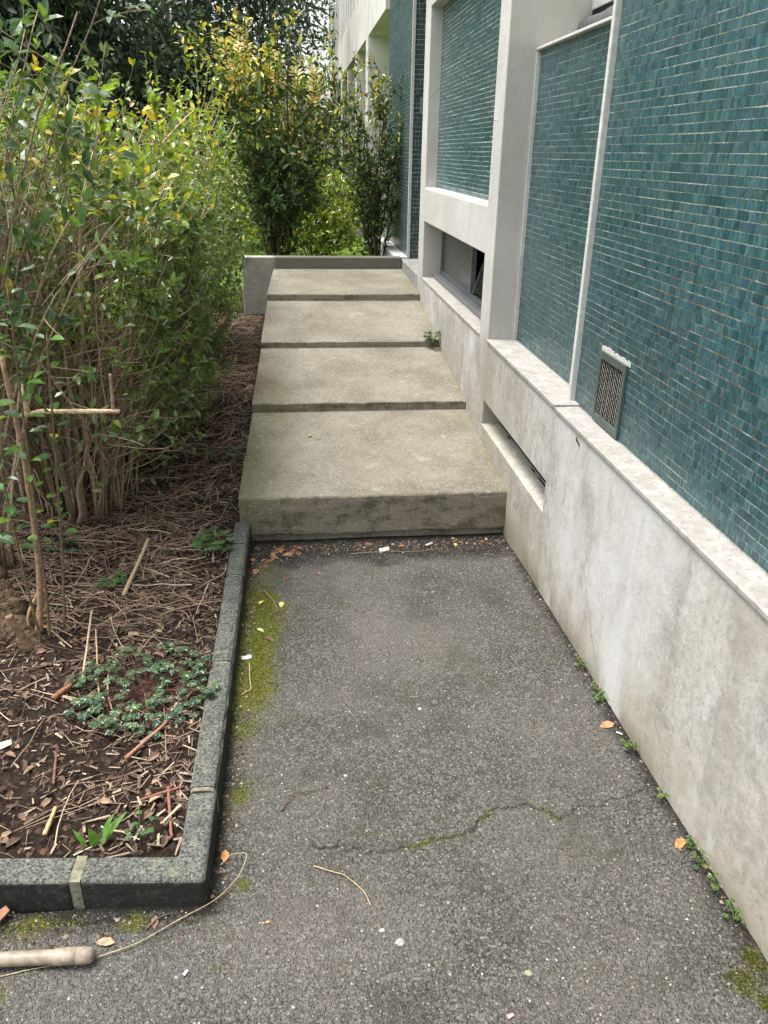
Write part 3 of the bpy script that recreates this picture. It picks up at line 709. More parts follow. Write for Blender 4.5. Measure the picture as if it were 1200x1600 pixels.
def softx(x, xe, w=.30): return np.where(x > xe-w, xe-w*np.exp(-(x-(xe-w))/w), x)
def shrub_geo(base, n, h, r0, spread, twigs, per, leafL, keep=None, hmin=.65, tlo=.3, twl=(.18, .5), rad=.006, stemc=STEMC, colf=None, up=.25, lean=(0, 0), leafw=.5, twr=.0022, taz=(0, 6.283), xe=None):
    base = np.array(base, float)
    az = rng.uniform(taz[0], taz[1], n); rr = np.sqrt(rng.random(n))
    od = np.stack([np.cos(az), np.sin(az), 0*az], -1)
    p0 = base+od*(r0*rr)[:, None]
    hh = h*rng.uniform(hmin, 1, n)
    p1 = p0+od*(spread*rr*rng.uniform(.6, 1.1, n))[:, None]+np.array([lean[0], lean[1], 0])*rng.uniform(.3, 1, n)[:, None]+np.stack([0*hh, 0*hh, hh], -1)
    ct = p0+(p1-p0)*np.array([.22, .22, .55])+rng.normal(0, .05, (n, 3))
    P = curve_pts(p0, p1, ct, 10); P[:, 1:] += np.cumsum(rng.normal(0, .015, (n, 9, 3)), 1)
    if xe is not None: P[..., 0] = softx(P[..., 0], xe)
    rad_ = rad*(.45+1.6*rng.random((n, 1))**2.5)*np.linspace(1, .35, 10)[None]
    stem = tubes(P, rad_, 5, palette(n, stemc, [1]*len(stemc)))
    # twigs
    m = n*twigs; si = rng.integers(0, n, m); t = tlo+(1-tlo)*rng.random(m)**.8
    o, tg = at_t(P[si], t); out = unit((o-base)*np.array([1, 1, 0])+1e-6)
    d = unit(tg*.55+rsph(m)*.75+out*.45+np.array([0, 0, up]))
    L = rng.uniform(*twl, m); e = o+d*L[:, None]; c = (o+e)/2+rsph(m)*(L*.12)[:, None]
    T = curve_pts(o, e, c, 6)
    if xe is not None: T[..., 0] = softx(T[..., 0], xe+.06)
    tw = tubes(T, twr*rng.uniform(.6, 1.4, (m, 1))*np.linspace(1, .5, 6)[None], 3, palette(m, stemc, [1]*len(stemc)))
    # leaves along twigs
    q = m*per; ti = rng.integers(0, m, q); tt = .2+.8*rng.random(q); lp, ld = at_t(T[ti], tt)
    if keep is not None:
        kp = rng.random(q) < keep(lp); lp, ld = lp[kp], ld[kp]
    q = len(lp); dd = unit(ld*.5+rsph(q)*.85+np.array([0, 0, .1])); nn = unit(rsph(q)*.75+np.array([0, 0, 1.0]))
    LL = rng.uniform(*leafL, q)
    lf = leaves(lp, dd, nn, LL, LL*leafw*rng.uniform(.85, 1.15, q), colf(lp))
    return stem, tw, lf

GREENS = [(.110, .185, .052), (.15, .24, .06), (.085, .145, .046), (.21, .32, .06), (.17, .22, .13)]
def hedge_cols(lp):
    n = len(lp); c = palette(n, GREENS, [3, 3, 2.5, 2.5, 2.5])
    yl = rng.random(n) < np.clip((lp[:, 2]-1.1)*1.1, .015, .62)*np.clip(.35+1.5*(lp[:, 0]+1.05), .3, 1)
    c[yl] = palette(yl.sum(), [(.32, .38, .04), (.52, .46, .05), (.22, .34, .04), (.52, .36, .06)], [3, 2, 4, .6]); return c

def one(pts, rads, col, name, parent, sides=8, m=None, k=24, wig=.0):
    pts = np.array(pts, float); t = np.linspace(0, len(pts)-1, k); P = np.stack([np.interp(t, np.arange(len(pts)), pts[:, i]) for i in range(3)], -1)
    for _ in range(3): P[1:-1] = (P[:-2]+2*P[1:-1]+P[2:])/4
    if wig: P[1:-1] += np.cumsum(rng.normal(0, wig, (k-2, 3)), 0)*.5
    r_ = np.interp(t, np.arange(len(rads)), rads)*rng.uniform(.88, 1.12, k)
    V, F, C = tubes(P[None], r_[None], sides, np.array([col])); return mk(name, V, F, m or BARK, parent, col=C, smooth=True)
def trunks(t, specs):
    for (a, b, c_, r0, r1) in specs: one([a, b, c_], [r0, r1], (.27+random.uniform(-.06, .05), .20, .135), 'trunk', t, 8, k=16, wig=.004)
def add_shrub(name, label, loc, geos, leafm, stuffgeo=None, twname='twigs', group=None):
    t = thing(name, label, 'shrub', loc, group)
    V, F, C = join([g[0] for g in geos]); o = mk('stems', V, F, BARK, t, col=C, smooth=True)
    V, F, C = join([g[1] for g in geos]); mk('twigs', V, F, TWIG, t, col=C)['kind'] = 'stuff'
    V, F, C = join([g[2] for g in geos]); mk('foliage', V, F, leafm, t, col=C)
    return t

# near hedge shrub: bare fan of stems low down, leaves above and towards the steps
def keepA(p):
    bare = sstep(1.48, 1.06, p[:, 2]+.3*(fbm(p[:, 0]*4, p[:, 1]*4, 79)-.5))*sstep(-.60, -.78, p[:, 0])
    cl = np.clip(3.0*(fbm(p[:, 0]*5+p[:, 1]*3, p[:, 2]*5, 77)-.25), .12, 1)
    return np.clip(1-.95*bare, 0, 1)*np.maximum(cl, .8*sstep(1.4, 1.7, p[:, 2]))
zs = float(soil_z(-1.05, 3.5))
gA = shrub_geo((-1.08, 3.5, zs-.02), 92, 1.68, .30, .62, 20, 15, (.032, .060), keepA, .50, .28, (.15, .40), .006, colf=hedge_cols, xe=-.36)
gA2 = shrub_geo((-1.50, 3.75, zs-.02), 95, 1.75, .30, .78, 16, 14, (.030, .056), keepA, .55, .28, (.15, .42), .006, colf=hedge_cols, xe=-.36)
gA3 = shrub_geo((-1.0, 3.42, zs-.02), 40, 1.35, .22, .50, 18, 3, (.024, .045), keepA, .4, .10, (.25, .65), .0045, colf=hedge_cols, xe=-.42, up=.3, twr=.0017)
add_shrub('hedge_shrub', 'large shrub with a fan of bare tan stems and yellow-green top leaves at left', (-1.1, 3.5, zs), [gA, gA2, gA3], LEAF)
trunks([o for o in bpy.data.objects if o.name == 'hedge_shrub'][0], [((-.98, 3.30, zs-.03), (-.95, 3.28, zs+.40), (-.92, 3.30, zs+.95), .020, .012), ((-1.08, 3.34, zs-.03), (-1.10, 3.30, zs+.30), (-1.04, 3.28, zs+.85), .017, .010), ((-1.20, 3.34, zs-.03), (-1.16, 3.26, zs+.35), (-1.22, 3.22, zs+.90), .021, .011),
    ((-.93, 3.36, zs-.03), (-.86, 3.30, zs+.22), (-.80, 3.28, zs+.62), .015, .009), ((-1.14, 3.30, zs-.03), (-1.26, 3.2, zs+.12), (-1.48, 3.1, zs+.22), .016, .010), ((-1.02, 3.28, zs-.03), (-1.0, 3.22, zs+.16), (-1.02, 3.2, zs+.48), .018, .013), ((-1.16, 3.26, zs-.03), (-1.3, 3.12, zs+.06), (-1.5, 3.0, zs+.10), .013, .008)])
def keepB(p): return np.clip(2.6*(fbm(p[:, 0]*5+p[:, 1]*4, p[:, 2]*5, 87)-.2), .3, 1)
zb = float(soil_z(-1.0, 4.9))
gB = shrub_geo((-1.0, 4.75, zb-.02), 90, 1.62, .22, .72, 15, 26, (.022, .044), keepB, .35, .10, (.2, .5), .0055, colf=hedge_cols, up=0.05, xe=-.36)
gB2 = shrub_geo((-.96, 4.0, zb-.02), 70, 1.40, .20, .60, 14, 24, (.022, .044), keepB, .15, .10, (.2, .5), .0055, colf=hedge_cols, up=0.0, xe=-.42)
add_shrub('hedge_shrub', 'dense small-leaved green shrub in the middle of the hedge reaching the soil', (-1., 4.7, zb), [gB, gB2], LEAF)
zc = float(soil_z(-1.0, 6.3))
gC = shrub_geo((-1.0, 6.1, zc-.02), 80, 1.6, .22, .68, 13, 22, (.024, .044), keepB, .35, .12, (.2, .5), .0055, colf=hedge_cols, up=0.1, xe=-.40)
add_shrub('hedge_shrub', 'farthest green hedge shrub nearest the low concrete wall', (-1., 6.1, zc), [gC], LEAF)

# foreground cut shrub with stump
ss = float(soil_z(-.97, 2.36))
cs = thing('cut_shrub', 'pruned shrub on a pale stump with sawn stems and a broken side branch', 'shrub', (-.97, 2.36, ss))
# stump: gnarled tapering log leaning to the left
o = one([(-.90, 2.30, ss-.07), (-.97, 2.37, ss+.0), (-1.06, 2.46, ss+.09), (-1.20, 2.60, ss+.17)], [.070, .064, .062, .066], (.26, .185, .125), 'stump', cs, 20, k=40, m=STUMPM)
for v in o.data.vertices:
    c_ = v.co; f_ = float(fbm(np.array(c_.x*18), np.array(c_.y*18+c_.z*22), 55))-.47; v.co += Vector((f_*.03, f_*.024, f_*.034))
one([(-.905, 2.28, ss-.03), (-.93, 2.27, ss+.06), (-.955, 2.27, ss+.13)], [.014, .012, .0115], (.24, .15, .09), 'sawn_stem', cs)
one([(-.905, 2.33, ss-.02), (-.885, 2.36, ss+.10), (-.872, 2.40, ss+.30), (-.868, 2.42, ss+.66), (-.88, 2.42, .93)], [.014, .011, .010, .0085, .008], (.30, .20, .125), 'sawn_stem', cs)
one([(-.93, 2.33, ss), (-.93, 2.36, ss+.08), (-.885, 2.41, ss+.16), (-.872, 2.42, ss+.3)], [.006, .006, .006, .006], (.26, .18, .11), 'sawn_stem', cs)
one([(-.87, 2.42, .745), (-.80, 2.43, .757), (-.68, 2.44, .752), (-.565, 2.45, .748)], [.0075, .0085, .008, .0065], (.50, .38, .25), 'broken_branch', cs)
one([(-.835, 2.425, .75), (-.842, 2.425, .80), (-.838, 2.43, .845)], [.009, .008, .003], (.55, .42, .28), 'splinter', cs)
one([(-.586, 2.45, .745), (-.582, 2.45, .80), (-.580, 2.45, .868)], [.006, .0055, .005], (.27, .19, .12), 'side_stub', cs)
sh = np.array([(-.86, 2.32, ss), (-.85, 2.34, .15), (-.845, 2.36, .45), (-.83, 2.38, .85), (-.82, 2.40, 1.15)])
one(sh, [.006, .005, .0045, .0035, .002], (.13, .105, .06), 'green_shoot', cs)
sh2 = np.array([(-.88, 2.30, ss), (-.90, 2.32, .2), (-.915, 2.34, .6), (-.90, 2.36, 1.0)])
one(sh2, [.005, .0045, .0035, .002], (.14, .11, .06), 'green_shoot', cs)
sh3 = np.array([(-.82, 2.36, ss+.02), (-.80, 2.4, .25), (-.77, 2.42, .65), (-.74, 2.42, 1.0)])
one(sh3, [.005, .0045, .0035, .002], (.15, .12, .07), 'green_shoot', cs)
lp = []; ld = []
for s_ in (sh, sh2, sh3):
    for z in np.arange(.35, 1.15, .045):
        if z > s_[-1, 2]: break
        p = np.array([np.interp(z, s_[:, 2], s_[:, 0]), np.interp(z, s_[:, 2], s_[:, 1]), z]); a = random.uniform(0, 6.28)
        for q in (0, math.pi):
            if random.random() < .72:
                d = np.array([math.cos(a+q), math.sin(a+q), random.uniform(-.1, .5)]); lp.append(p+unit(d)*.01); ld.append(d)
lp = np.array(lp); ld = np.array(ld); q = len(lp); LL = rng.uniform(.035, .068, q)
V, F, C = leaves(lp, ld, unit(rsph(q)*.35+np.array([0, -.3, 1.])), LL, LL*.55, palette(q, [(.05, .12, .028), (.09, .20, .035), (.15, .27, .05), (.35, .36, .05), (.07, .13, .06)], [3, 3, 2, .5, 3]))
mk('foliage', V, F, LEAF, cs, col=C)

# long arching near shoots with larger blue-green leaves at the left border
ns = thing('leafy_shrub', 'loose near shrub with bigger blue-green leaves arching in from the left border', 'shrub', (-1.25, 2.75, ss))
P0 = []; 
ends = [(-.44, 2.75, 2.02), (-.62, 2.7, 1.85), (-.75, 2.65, 1.78), (-.70, 2.75, 1.45), (-.60, 2.70, 1.22), (-.85, 2.6, 1.95), (-.9, 2.55, 1.6), (-.78, 2.6, 1.35), (-.55, 2.8, 1.32), (-.88, 2.7, 1.3), (-1.0, 2.75, 1.9), (-1.1, 2.65, 1.7), (-.68, 2.85, 1.62), (-.95, 2.6, 1.25), (-.5, 2.9, 1.5), (-1.05, 2.9, 2.0), (-.8, 2.95, 1.9)]
e = np.array(ends); n = len(e); b0 = np.array([-1.2, 2.8, ss])+rng.normal(0, .05, (n, 3))*np.array([1, 1, 0])
ct = b0*.45+e*.55+np.array([-.12, 0, .25])
Pn = curve_pts(b0, e, ct, 16); Pn[:, 1:] += np.cumsum(rng.normal(0, .006, (n, 15, 3)), 1)
V, F, C = tubes(Pn, np.linspace(.006, .0018, 16)[None]*rng.uniform(.8, 1.2, (n, 1)), 5, palette(n, STEMC, [1]*4)); mk('stems', V, F, BARK, ns, col=C, smooth=True)
m = n*7; si = rng.integers(0, n, m); o, tg = at_t(Pn[si], rng.uniform(.55, 1, m)); d = unit(tg*.5+rsph(m)*.8); L = rng.uniform(.08, .28, m)
T = curve_pts(o, o+d*L[:, None], o+d*(L*.5)[:, None]+rsph(m)*.02, 6); V, F, C = tubes(T, np.full((m, 6), .0016), 3, palette(m, STEMC, [1]*4)); mk('twigs', V, F, TWIG, ns, col=C)['kind'] = 'stuff'
q = m*6; ti = rng.integers(0, m, q); lp, ld = at_t(T[ti], rng.uniform(.2, 1, q)); LL = rng.uniform(.034, .062, q)
cc = palette(q, [(.065, .13, .05), (.09, .165, .075), (.05, .105, .03), (.13, .21, .05), (.40, .36, .05)], [3, 3, 3, 2, .35])
cc[:3] = [(.55, .46, .05), (.50, .50, .10), (.58, .52, .08)]; LL[:3] = .06
V, F, C = leaves(lp, unit(ld*.4+rsph(q)*.9), unit(rsph(q)*.6+np.array([.1, -.3, 1.])), LL, LL*.55, cc); mk('foliage', V, F, LEAF, ns, col=C)

# back bushes behind the parapet
def cols_photinia(lp):
    n = len(lp); c = palette(n, [(.040, .080, .030), (.065, .12, .038), (.095, .16, .045), (.17, .24, .05)], [3, 3, 2, 1])
    y = rng.random(n) < np.clip((lp[:, 2]-1.45)*.6, .03, .6)
    c[y] = palette(y.sum(), [(.48, .46, .07), (.60, .50, .09), (.62, .36, .13), (.36, .42, .07)], [3, 3, 1.2, 3]); return c
zg = .28
g1 = shrub_geo((-.18, 8.25, zg), 30, 2.2, .05, .70, 22, 11, (.045, .085), lambda p: np.clip(.6+.5*sstep(.6, 1.2, p[:, 2]), 0, 1), .5, .10, (.2, .5), .009, DSTEM, cols_photinia, up=.35, leafw=.42, twr=.003)
add_shrub('tall_bush', 'tall dark-leaved bush with orange and yellow new tips behind the low wall', (-.18, 8.25, zg), [g1], LEAFD)
tb_ = [o for o in bpy.data.objects if o.name == 'tall_bush'][0]
n = 16; b0 = np.stack([rng.uniform(-.62, .30, n), 8.2+rng.uniform(-.25, .25, n), rng.uniform(1.75, 2.05, n)], -1); e0 = b0+np.stack([rng.normal(0, .06, n), rng.normal(0, .05, n), rng.uniform(.35, .62, n)], -1)
Ps_ = curve_pts(b0, e0, (b0+e0)/2+rng.normal(0, .03, (n, 3)), 8); V, F, C = tubes(Ps_, np.linspace(.005, .002, 8)[None]*np.ones((n, 1)), 4, palette(n, DSTEM, [1, 1, 1])); mk('new_shoots', V, F, TWIG, tb_, col=C)['kind'] = 'stuff'
li = np.repeat(np.arange(n), 18); tt = np.tile(np.linspace(.25, 1, 18), n); lp, ld = at_t(Ps_[li], tt); sd = np.tile([1., -1.], len(li)//2)[:, None]; az = rng.uniform(-.5, .5, n)[li]
dd = unit(ld*.7+sd*np.stack([np.cos(az), np.sin(az), 0*az], -1)); q = len(lp); LL = rng.uniform(.07, .11, q)*(1.15-.5*tt)
V, F, C = leaves(lp, dd, unit(rng.normal(0, .25, (q, 3))+np.array([0, -.6, .8])), LL, LL*.40, palette(q, [(.55, .48, .08), (.62, .40, .12), (.44, .46, .08), (.60, .52, .16)], [3, 2, 2, 2])); mk('new_leaves', V, F, LEAF, tb_, col=C)['kind'] = 'stuff'
g2 = shrub_geo((.80, 8.2, zg), 20, 2.05, .04, .36, 20, 12, (.035, .065), lambda p: np.clip(.45+.6*sstep(.6, 1.2, p[:, 2]), 0, 1), .5, .12, (.12, .32), .008, DSTEM, cols_photinia, up=.3, leafw=.42, twr=.0026)
add_shrub('slim_bush', 'slim airy bush standing against the tiled corner behind the low wall', (.8, 8.2, zg), [g2], LEAFD)
def cols_lit(lp):
    n = len(lp); return palette(n, [(.14, .22, .03), (.22, .31, .045), (.36, .38, .055), (.08, .13, .03)], [3, 3, 2, 2])
for (x, y, h, s_, lab) in ((.15, 9.6, 1.0, .8, 'low yellow-green bush on the lawn just behind the tall bush'), (-1.0, 11.0, 1.6, 1.1, 'yellow-green bush on the lawn beyond the hedge'), (.35, 13.2, 1.7, 1.0, 'far yellow-green bush beside the white building')):
    gg = shrub_geo((x, y, .29), 40, h, .2, s_, 10, 9, (.05, .085), None, .4, .1, (.2, .55), .008, DSTEM, cols_lit, up=.2, twr=.003)
    add_shrub('lawn_bush', lab, (x, y, .29), [gg], LEAF)

# background trees
DK = [(.040, .065, .042), (.058, .090, .055), (.028, .050, .032), (.085, .12, .07)]
def tree(x, y, h, cr_, cz, label, nl, lsz=(.10, .17), cols=DK, trunk=.16, gap=.35):
    z0 = .28; t = thing('tree', label, 'tree', (x, y, z0))
    n = 34; tp = np.array([(x, y, z0-.05), (x+.05, y, z0+h*.25), (x-.06, y+.1, z0+h*.5), (x+.1, y, z0+h*.85)])
    one(tp, [trunk, trunk*.8, trunk*.55, trunk*.15], (.085, .062, .045), 'trunk', t, 10)
    tt = rng.uniform(.22, .95, n); o = np.stack([np.interp(tt*3, range(4), tp[:, i]) for i in range(3)], -1)
    az = rng.uniform(0, 6.28, n); e = o+np.stack([np.cos(az)*cr_*rng.uniform(.5, 1, n), np.sin(az)*cr_*rng.uniform(.5, 1, n), rng.uniform(-.5, .9, n)], -1)
    B = curve_pts(o, e, (o+e)/2+np.array([0, 0, .3]), 8); V, F, C = tubes(B, np.linspace(.05, .008, 8)[None]*rng.uniform(.6, 1.2, (n, 1)), 5, palette(n, DSTEM, [1, 1, 1])); mk('limbs', V, F, BARK, t, col=C, smooth=True)
    # clumps of leaves along the limbs, hanging a little
    nc = n*7; ci = rng.integers(0, n, nc); cp, _ = at_t(B[ci], rng.uniform(.3, 1, nc)); cp = cp+rng.normal(0, .28, (nc, 3))-np.array([0, 0, .12])
    li = rng.integers(0, nc, nl); lp = cp[li]+rng.normal(0, 1, (nl, 3))*np.array([.26, .26, .22])
    lp = lp[lp[:, 2] > .8]; q = len(lp); LL = rng.uniform(*lsz, q)
    V, F, C = leaves(lp, unit(rsph(q)+np.array([0, 0, -.35])), unit(rsph(q)*.8+np.array([0, 0, 1.])), LL, LL*.38, palette(q, cols, [3, 3, 3, 1]))
    mk('crown', V, F, LEAFD, t, col=C); return t
tree(-3.6, 12.5, 5.2, 2.3, 3.5, 'dark evergreen tree with a heavy crown above the hedge at upper left', 22000)
tree(-1.75, 15.0, 5.6, 2.2, 3.5, 'dark evergreen tree with its brown trunk showing above the hedge', 22000)
tree(-6.3, 14.5, 6.0, 2.6, 3.8, 'leftmost dark evergreen tree far behind the hedge', 14000)
tree(-.35, 19.5, 6.2, 1.7, 4, 'farther thin-crowned tree with sky showing through beside the white building', 6500, gap=.5)
tree(-4.2, 20.5, 6.5, 2.6, 4, 'farthest dark tree filling the gap between the evergreen crowns', 12000)

# grass
n = 26000; gx_ = rng.uniform(-3.2, .95, n); gy_ = 7.5+rng.random(n)**1.6*9; ok = ~((gy_ < 7.62) & (gx_ > -.5)); gx_, gy_ = gx_[ok], gy_[ok]; n = len(gx_)
gz = np.where(gy_ < 8.2, np.maximum(ground_z(gx_, gy_), np.where(gx_ < -.28, soil_z(gx_, gy_), -9)), ground_z(gx_, gy_)); hh = rng.uniform(.03, .09, n); a = rng.uniform(0, 6.28, n); wv = .004
p = np.stack([gx_, gy_, gz-.005], -1); s_ = np.stack([np.cos(a), np.sin(a), 0*a], -1)*wv; tip = p+np.stack([rng.normal(0, .02, n), rng.normal(0, .02, n), hh], -1)
V = np.stack([p-s_, p+s_, tip], 1).reshape(-1, 3); C = np.repeat(palette(n, [(.19, .30, .05), (.27, .37, .07), (.14, .23, .04)], [1, 1, 1]), 3, axis=0)
tag(mk('grass', V, np.arange(3*n).reshape(-1, 3), LEAF, col=C), 'bright green grass of the lawn behind the low wall', kind='stuff')

# ---- low herbs
HERB = [(.055, .115, .050), (.075, .15, .062), (.065, .125, .075), (.10, .17, .07)]
def herb(name, label, x, y, z, nf, rad, lobe, zlift=.05, cols=HERB, petc=(.085, .038, .032), group=None, cat='plant', wall=None):
    t = thing(name, label, cat, (x, y, z), group); P0 = np.array([x, y, z])
    az = rng.uniform(0, 6.28, nf); rr = rad*np.sqrt(rng.uniform(.04, 1, nf)); e = P0+np.stack([np.cos(az)*rr, np.sin(az)*rr, zlift*rng.uniform(.4, 1.2, nf)], -1)
    if wall is not None: e[:, 0] = np.minimum(e[:, 0], wall-.006)
    c = (P0+e)/2+np.array([0, 0, zlift*.5]); B = curve_pts(np.repeat(P0[None], nf, 0), e, c, 6)
    V, F, C = tubes(B, np.full((nf, 6), max(.0006, lobe*.026)), 3, np.repeat(np.array([petc]), nf, 0)*rng.uniform(.7, 1.4, (nf, 1))); mk('stalks', V, F, TWIG, t, col=C)
    tg = unit(B[:, -1]-B[:, -2])*np.array([1, 1, .2]); sd = unit(np.cross(tg, np.array([0, 0, 1.])))
    lp, ld, ll, cc = [], [], [], []
    pc = palette(nf, cols, [1]*len(cols))
    for an, s in ((0, 1.), (55, .9), (-55, .9), (105, .75), (-105, .75)):
        d = tg*math.cos(R(an))+sd*math.sin(R(an))
        for off, s2, ex in ((0, 1, 0), (.45, .55, 38), (.45, .55, -38)):
            d2 = d if ex == 0 else unit(d)*math.cos(R(ex))+np.cross(np.array([0, 0, 1.]), unit(d))*math.sin(R(ex))
            lp.append(B[:, -1]+unit(d)*lobe*s*off); ld.append(d2+np.array([0, 0, -.1])+rng.normal(0, .12, (nf, 3))); ll.append(np.full(nf, lobe*s*s2)*rng.uniform(.8, 1.2, nf)); cc.append(pc)
    lp, ld, ll, cc = map(np.concatenate, (lp, ld, ll, cc))
    if wall is not None: k_ = lp[:, 0]+np.maximum(unit(ld)[:, 0], 0)*ll < wall-.001; lp, ld, ll, cc = lp[k_], ld[k_], ll[k_], cc[k_]
    V, F, C = leaves(lp, ld, unit(rng.normal(0, .25, (len(lp), 3))+np.array([0, 0, 1.])), ll, ll*.55, cc*rng.uniform(.8, 1.2, (len(lp), 1))); mk('leaves', V, F, LEAF, t, col=C); return t
def sz(x, y): return float(soil_z(x, y))
herb('ground_herb', 'wide ferny green herb rosette with reddish stalks in the bed beside the kerb', -.50, 2.02, sz(-.50, 2.02), 190, .22, .020, .05)
herb('ground_herb', 'small bright green herb tuft leaning on the kerb near the first step', -.385, 3.02, sz(-.385, 3.02), 40, .085, .022, .06, [(.08, .18, .06), (.11, .22, .07)], (.1, .14, .05))
herb('ground_herb', 'dark green herb tuft growing against the edge of the first tread', -.40, 3.98, sz(-.40, 3.98), 24, .09, .024, .07)
herb('ground_herb', 'tiny green seedling among dry twigs in the middle of the bed', -.74, 2.72, sz(-.74, 2.72), 10, .05, .022, .04, [(.08, .17, .05), (.10, .2, .05)], (.1, .12, .05))
herb('ground_herb', 'small green tuft behind the pruned stump', -.98, 2.95, sz(-.98, 2.95), 12, .07, .024, .05)
herb('ground_herb', 'little curly green herb in the corner of the kerb', -.41, 1.43, sz(-.41, 1.43), 9, .035, .011, .05, [(.08, .2, .05), (.05, .13, .05)], (.1, .14, .05))
herb('step_weed', 'bushy green weed growing in the corner of the third step and the wall', .90, 5.215, .305, 46, .06, .018, .10, [(.06, .12, .035), (.09, .16, .05), (.05, .09, .03)], (.1, .1, .05), wall=.95)
# dandelion leaf blades by the corner
t = thing('grass_tuft', 'broad light green leaf blades leaning over the front kerb joint', 'plant', (-.50, 1.41, sz(-.50, 1.41)))
bl = np.array([(-.50, 1.41), (-.49, 1.42), (-.51, 1.415), (-.50, 1.43), (-.53, 1.41)]); dz = np.array([(.16, .09, .25), (.10, -.06, .5), (-.05, -.08, .7), (.14, .02, .45), (-.14, .0, .45)])
LL = np.array([.10, .08, .055, .085, .06]); V, F, C = leaves(np.stack([bl[:, 0], bl[:, 1], [sz(*b) for b in bl]], -1), dz, np.tile([[0, -.2, 1.]], (5, 1)), LL, LL*np.array([.22, .22, .5, .2, .22]), palette(5, [(.12, .25, .05), (.16, .30, .07)], [1, 1]), droop=.2)
mk('leaf_blades', V, F, LEAF, t, col=C)
WEEDS = [(2.144, .034, 12, 'farthest wall-foot weed, nearest the steps'), (1.985, .030, 12, 'second wall-foot weed counting from the steps'), (1.935, .032, 14, 'third wall-foot weed from the steps, just below the second'), (1.71, .034, 12, 'feathery wall-foot weed standing alone midway along the wall'),
         (1.505, .022, 8, 'small wall-foot weed where the asphalt crack meets the wall'), (1.325, .022, 8, 'small wall-foot weed beside the orange dead leaf'), (1.275, .026, 10, 'green wall-foot weed just before the orange dead leaf'), (1.205, .022, 7, 'small round-leaved wall-foot weed near the lower right'), (1.125, .030, 9, 'nearest wall-foot weed, at the lower right border')]
for (y, r_, nf, lab) in WEEDS:
    herb('wall_weed', lab, .930, y, SLOPE*y+.002, nf, r_*.85, .009, .028, [(.08, .17, .03), (.11, .20, .04), (.06, .12, .03), (.16, .17, .05)], (.10, .16, .04), group='weeds along the foot of the wall', cat='weed', wall=.944)

# ---------------------------------------------------------------- litter in the bed
def in_bed(n, x0, x1, y0, y1):
    x = rng.uniform(x0, x1, n); y = rng.uniform(y0, y1, n); ok = x < np.where(y > 3.25, XL(y)-.01, KI-.004); ok &= ~((y < front_y(x)+.082)); return x[ok], y[ok]
# twigs: dense mat round the shrub bases, thinner near the kerb
x, y = in_bed(15000, -2.0, -.3, 1.37, 7.2)
den = np.clip(.16+1.1*np.exp(-((y-3.05)/.55)**2)*sstep(-.33, -.6, x)+.35*sstep(3., 4., y), 0, 1)*np.where(y < 2.4, .42, 1); ok = rng.random(len(x)) < den; x, y = x[ok], y[ok]; n = len(x)
L = rng.uniform(.04, .26, n); a = rng.uniform(0, 6.28, n); P = np.zeros((n, 5, 3)); tt = np.linspace(-.5, .5, 5)
bend = rng.normal(0, .06, n)
for k, q in enumerate(tt):
    px = x+np.cos(a+bend*q*2)*L*q; py = y+np.sin(a+bend*q*2)*L*q
    lim = np.where(py > 3.25, XL(py)-.008, KI-.006); px = np.minimum(px, lim); py = np.maximum(py, front_y(px)+.086)
    P[:, k] = np.stack([px, py, soil_z(px, py)+.004+rng.uniform(0, .012, n)], -1)
P[:, :, 2] += (rng.uniform(0, .022, n)*sstep(2.5, 3, y))[:, None]
V, F, C = tubes(P, (.0006+.0022*rng.random((n, 1))**2.5)*np.linspace(1.1, .7, 5)[None], 4, palette(n, [(.33, .25, .175), (.43, .345, .245), (.22, .145, .105), (.13, .085, .065), (.28, .18, .135)], [2.5, 2, 2.5, 2, 2.5]))
tag(mk('twig_litter', V, F, TWIG, col=C), 'mat of thin dry twigs covering the soil under the hedge', kind='stuff')
x, y = in_bed(9500, -1.7, -.3, 1.37, 5.5); den = np.clip(.42+1.0*np.exp(-((x+.36)/.13)**2)*sstep(2.1, 1.7, y), 0, 1); ok = rng.random(len(x)) < den; x, y = x[ok], y[ok]; n = len(x)
near = np.exp(-((x+.38)/.16)**2)*sstep(2.1, 1.7, y)
V, F, C = chips(np.stack([x, y, soil_z(x, y)+.004+.008*rng.random(n)*near], -1), rng.uniform(0, 6.28, n), rng.normal(0, .18, n), rng.uniform(.006, .032, n)*(1+2.0*near*rng.random(n)), rng.uniform(.002, .008, n), rng.uniform(.001, .003, n),
    palette(n, [(.30, .235, .17), (.18, .125, .09), (.10, .068, .052), (.40, .335, .245), (.14, .095, .072)], [2.4, 3, 3, 1.6, 3]))
x, y = in_bed(3400, -1.3, -.3, 1.37, 2.7); ok = rng.random(len(x)) < np.clip(3.2*(fbm(x*5, y*5, 33)-.36), .06, 1); x, y = x[ok], y[ok]; n2_ = len(x)
V2, F2, C2 = chips(np.stack([x, y, soil_z(x, y)+.005+.006*rng.random(n2_)], -1), rng.uniform(0, 6.28, n2_), rng.normal(0, .15, n2_), rng.uniform(.015, .06, n2_), rng.uniform(.0008, .0022, n2_), rng.uniform(.0006, .0014, n2_), palette(n2_, [(.30, .225, .155), (.40, .32, .22), (.19, .12, .085), (.11, .07, .05)], [3, 1.5, 2.5, 2.5]))
V, F, C = join([(V, F, C), (V2, F2, C2)])
tag(mk('wood_chips', V, F, TWIG, col=C), 'brown and tan wood chips scattered over the bed', kind='stuff')
x, y = in_bed(12000, -1.6, -.3, 1.37, 4.0); n = len(x)
V, F, C = lumps(np.stack([x, y, soil_z(x, y)+.001], -1), rng.uniform(.0015, .012, n)**1., .75, palette(n, [(.028, .018, .014), (.052, .033, .024), (.085, .052, .036)], [3, 3, 1.5])); tag(mk('soil_clods', V, F, DEAD, col=C), 'dark crumbs of soil in the bed', kind='stuff')
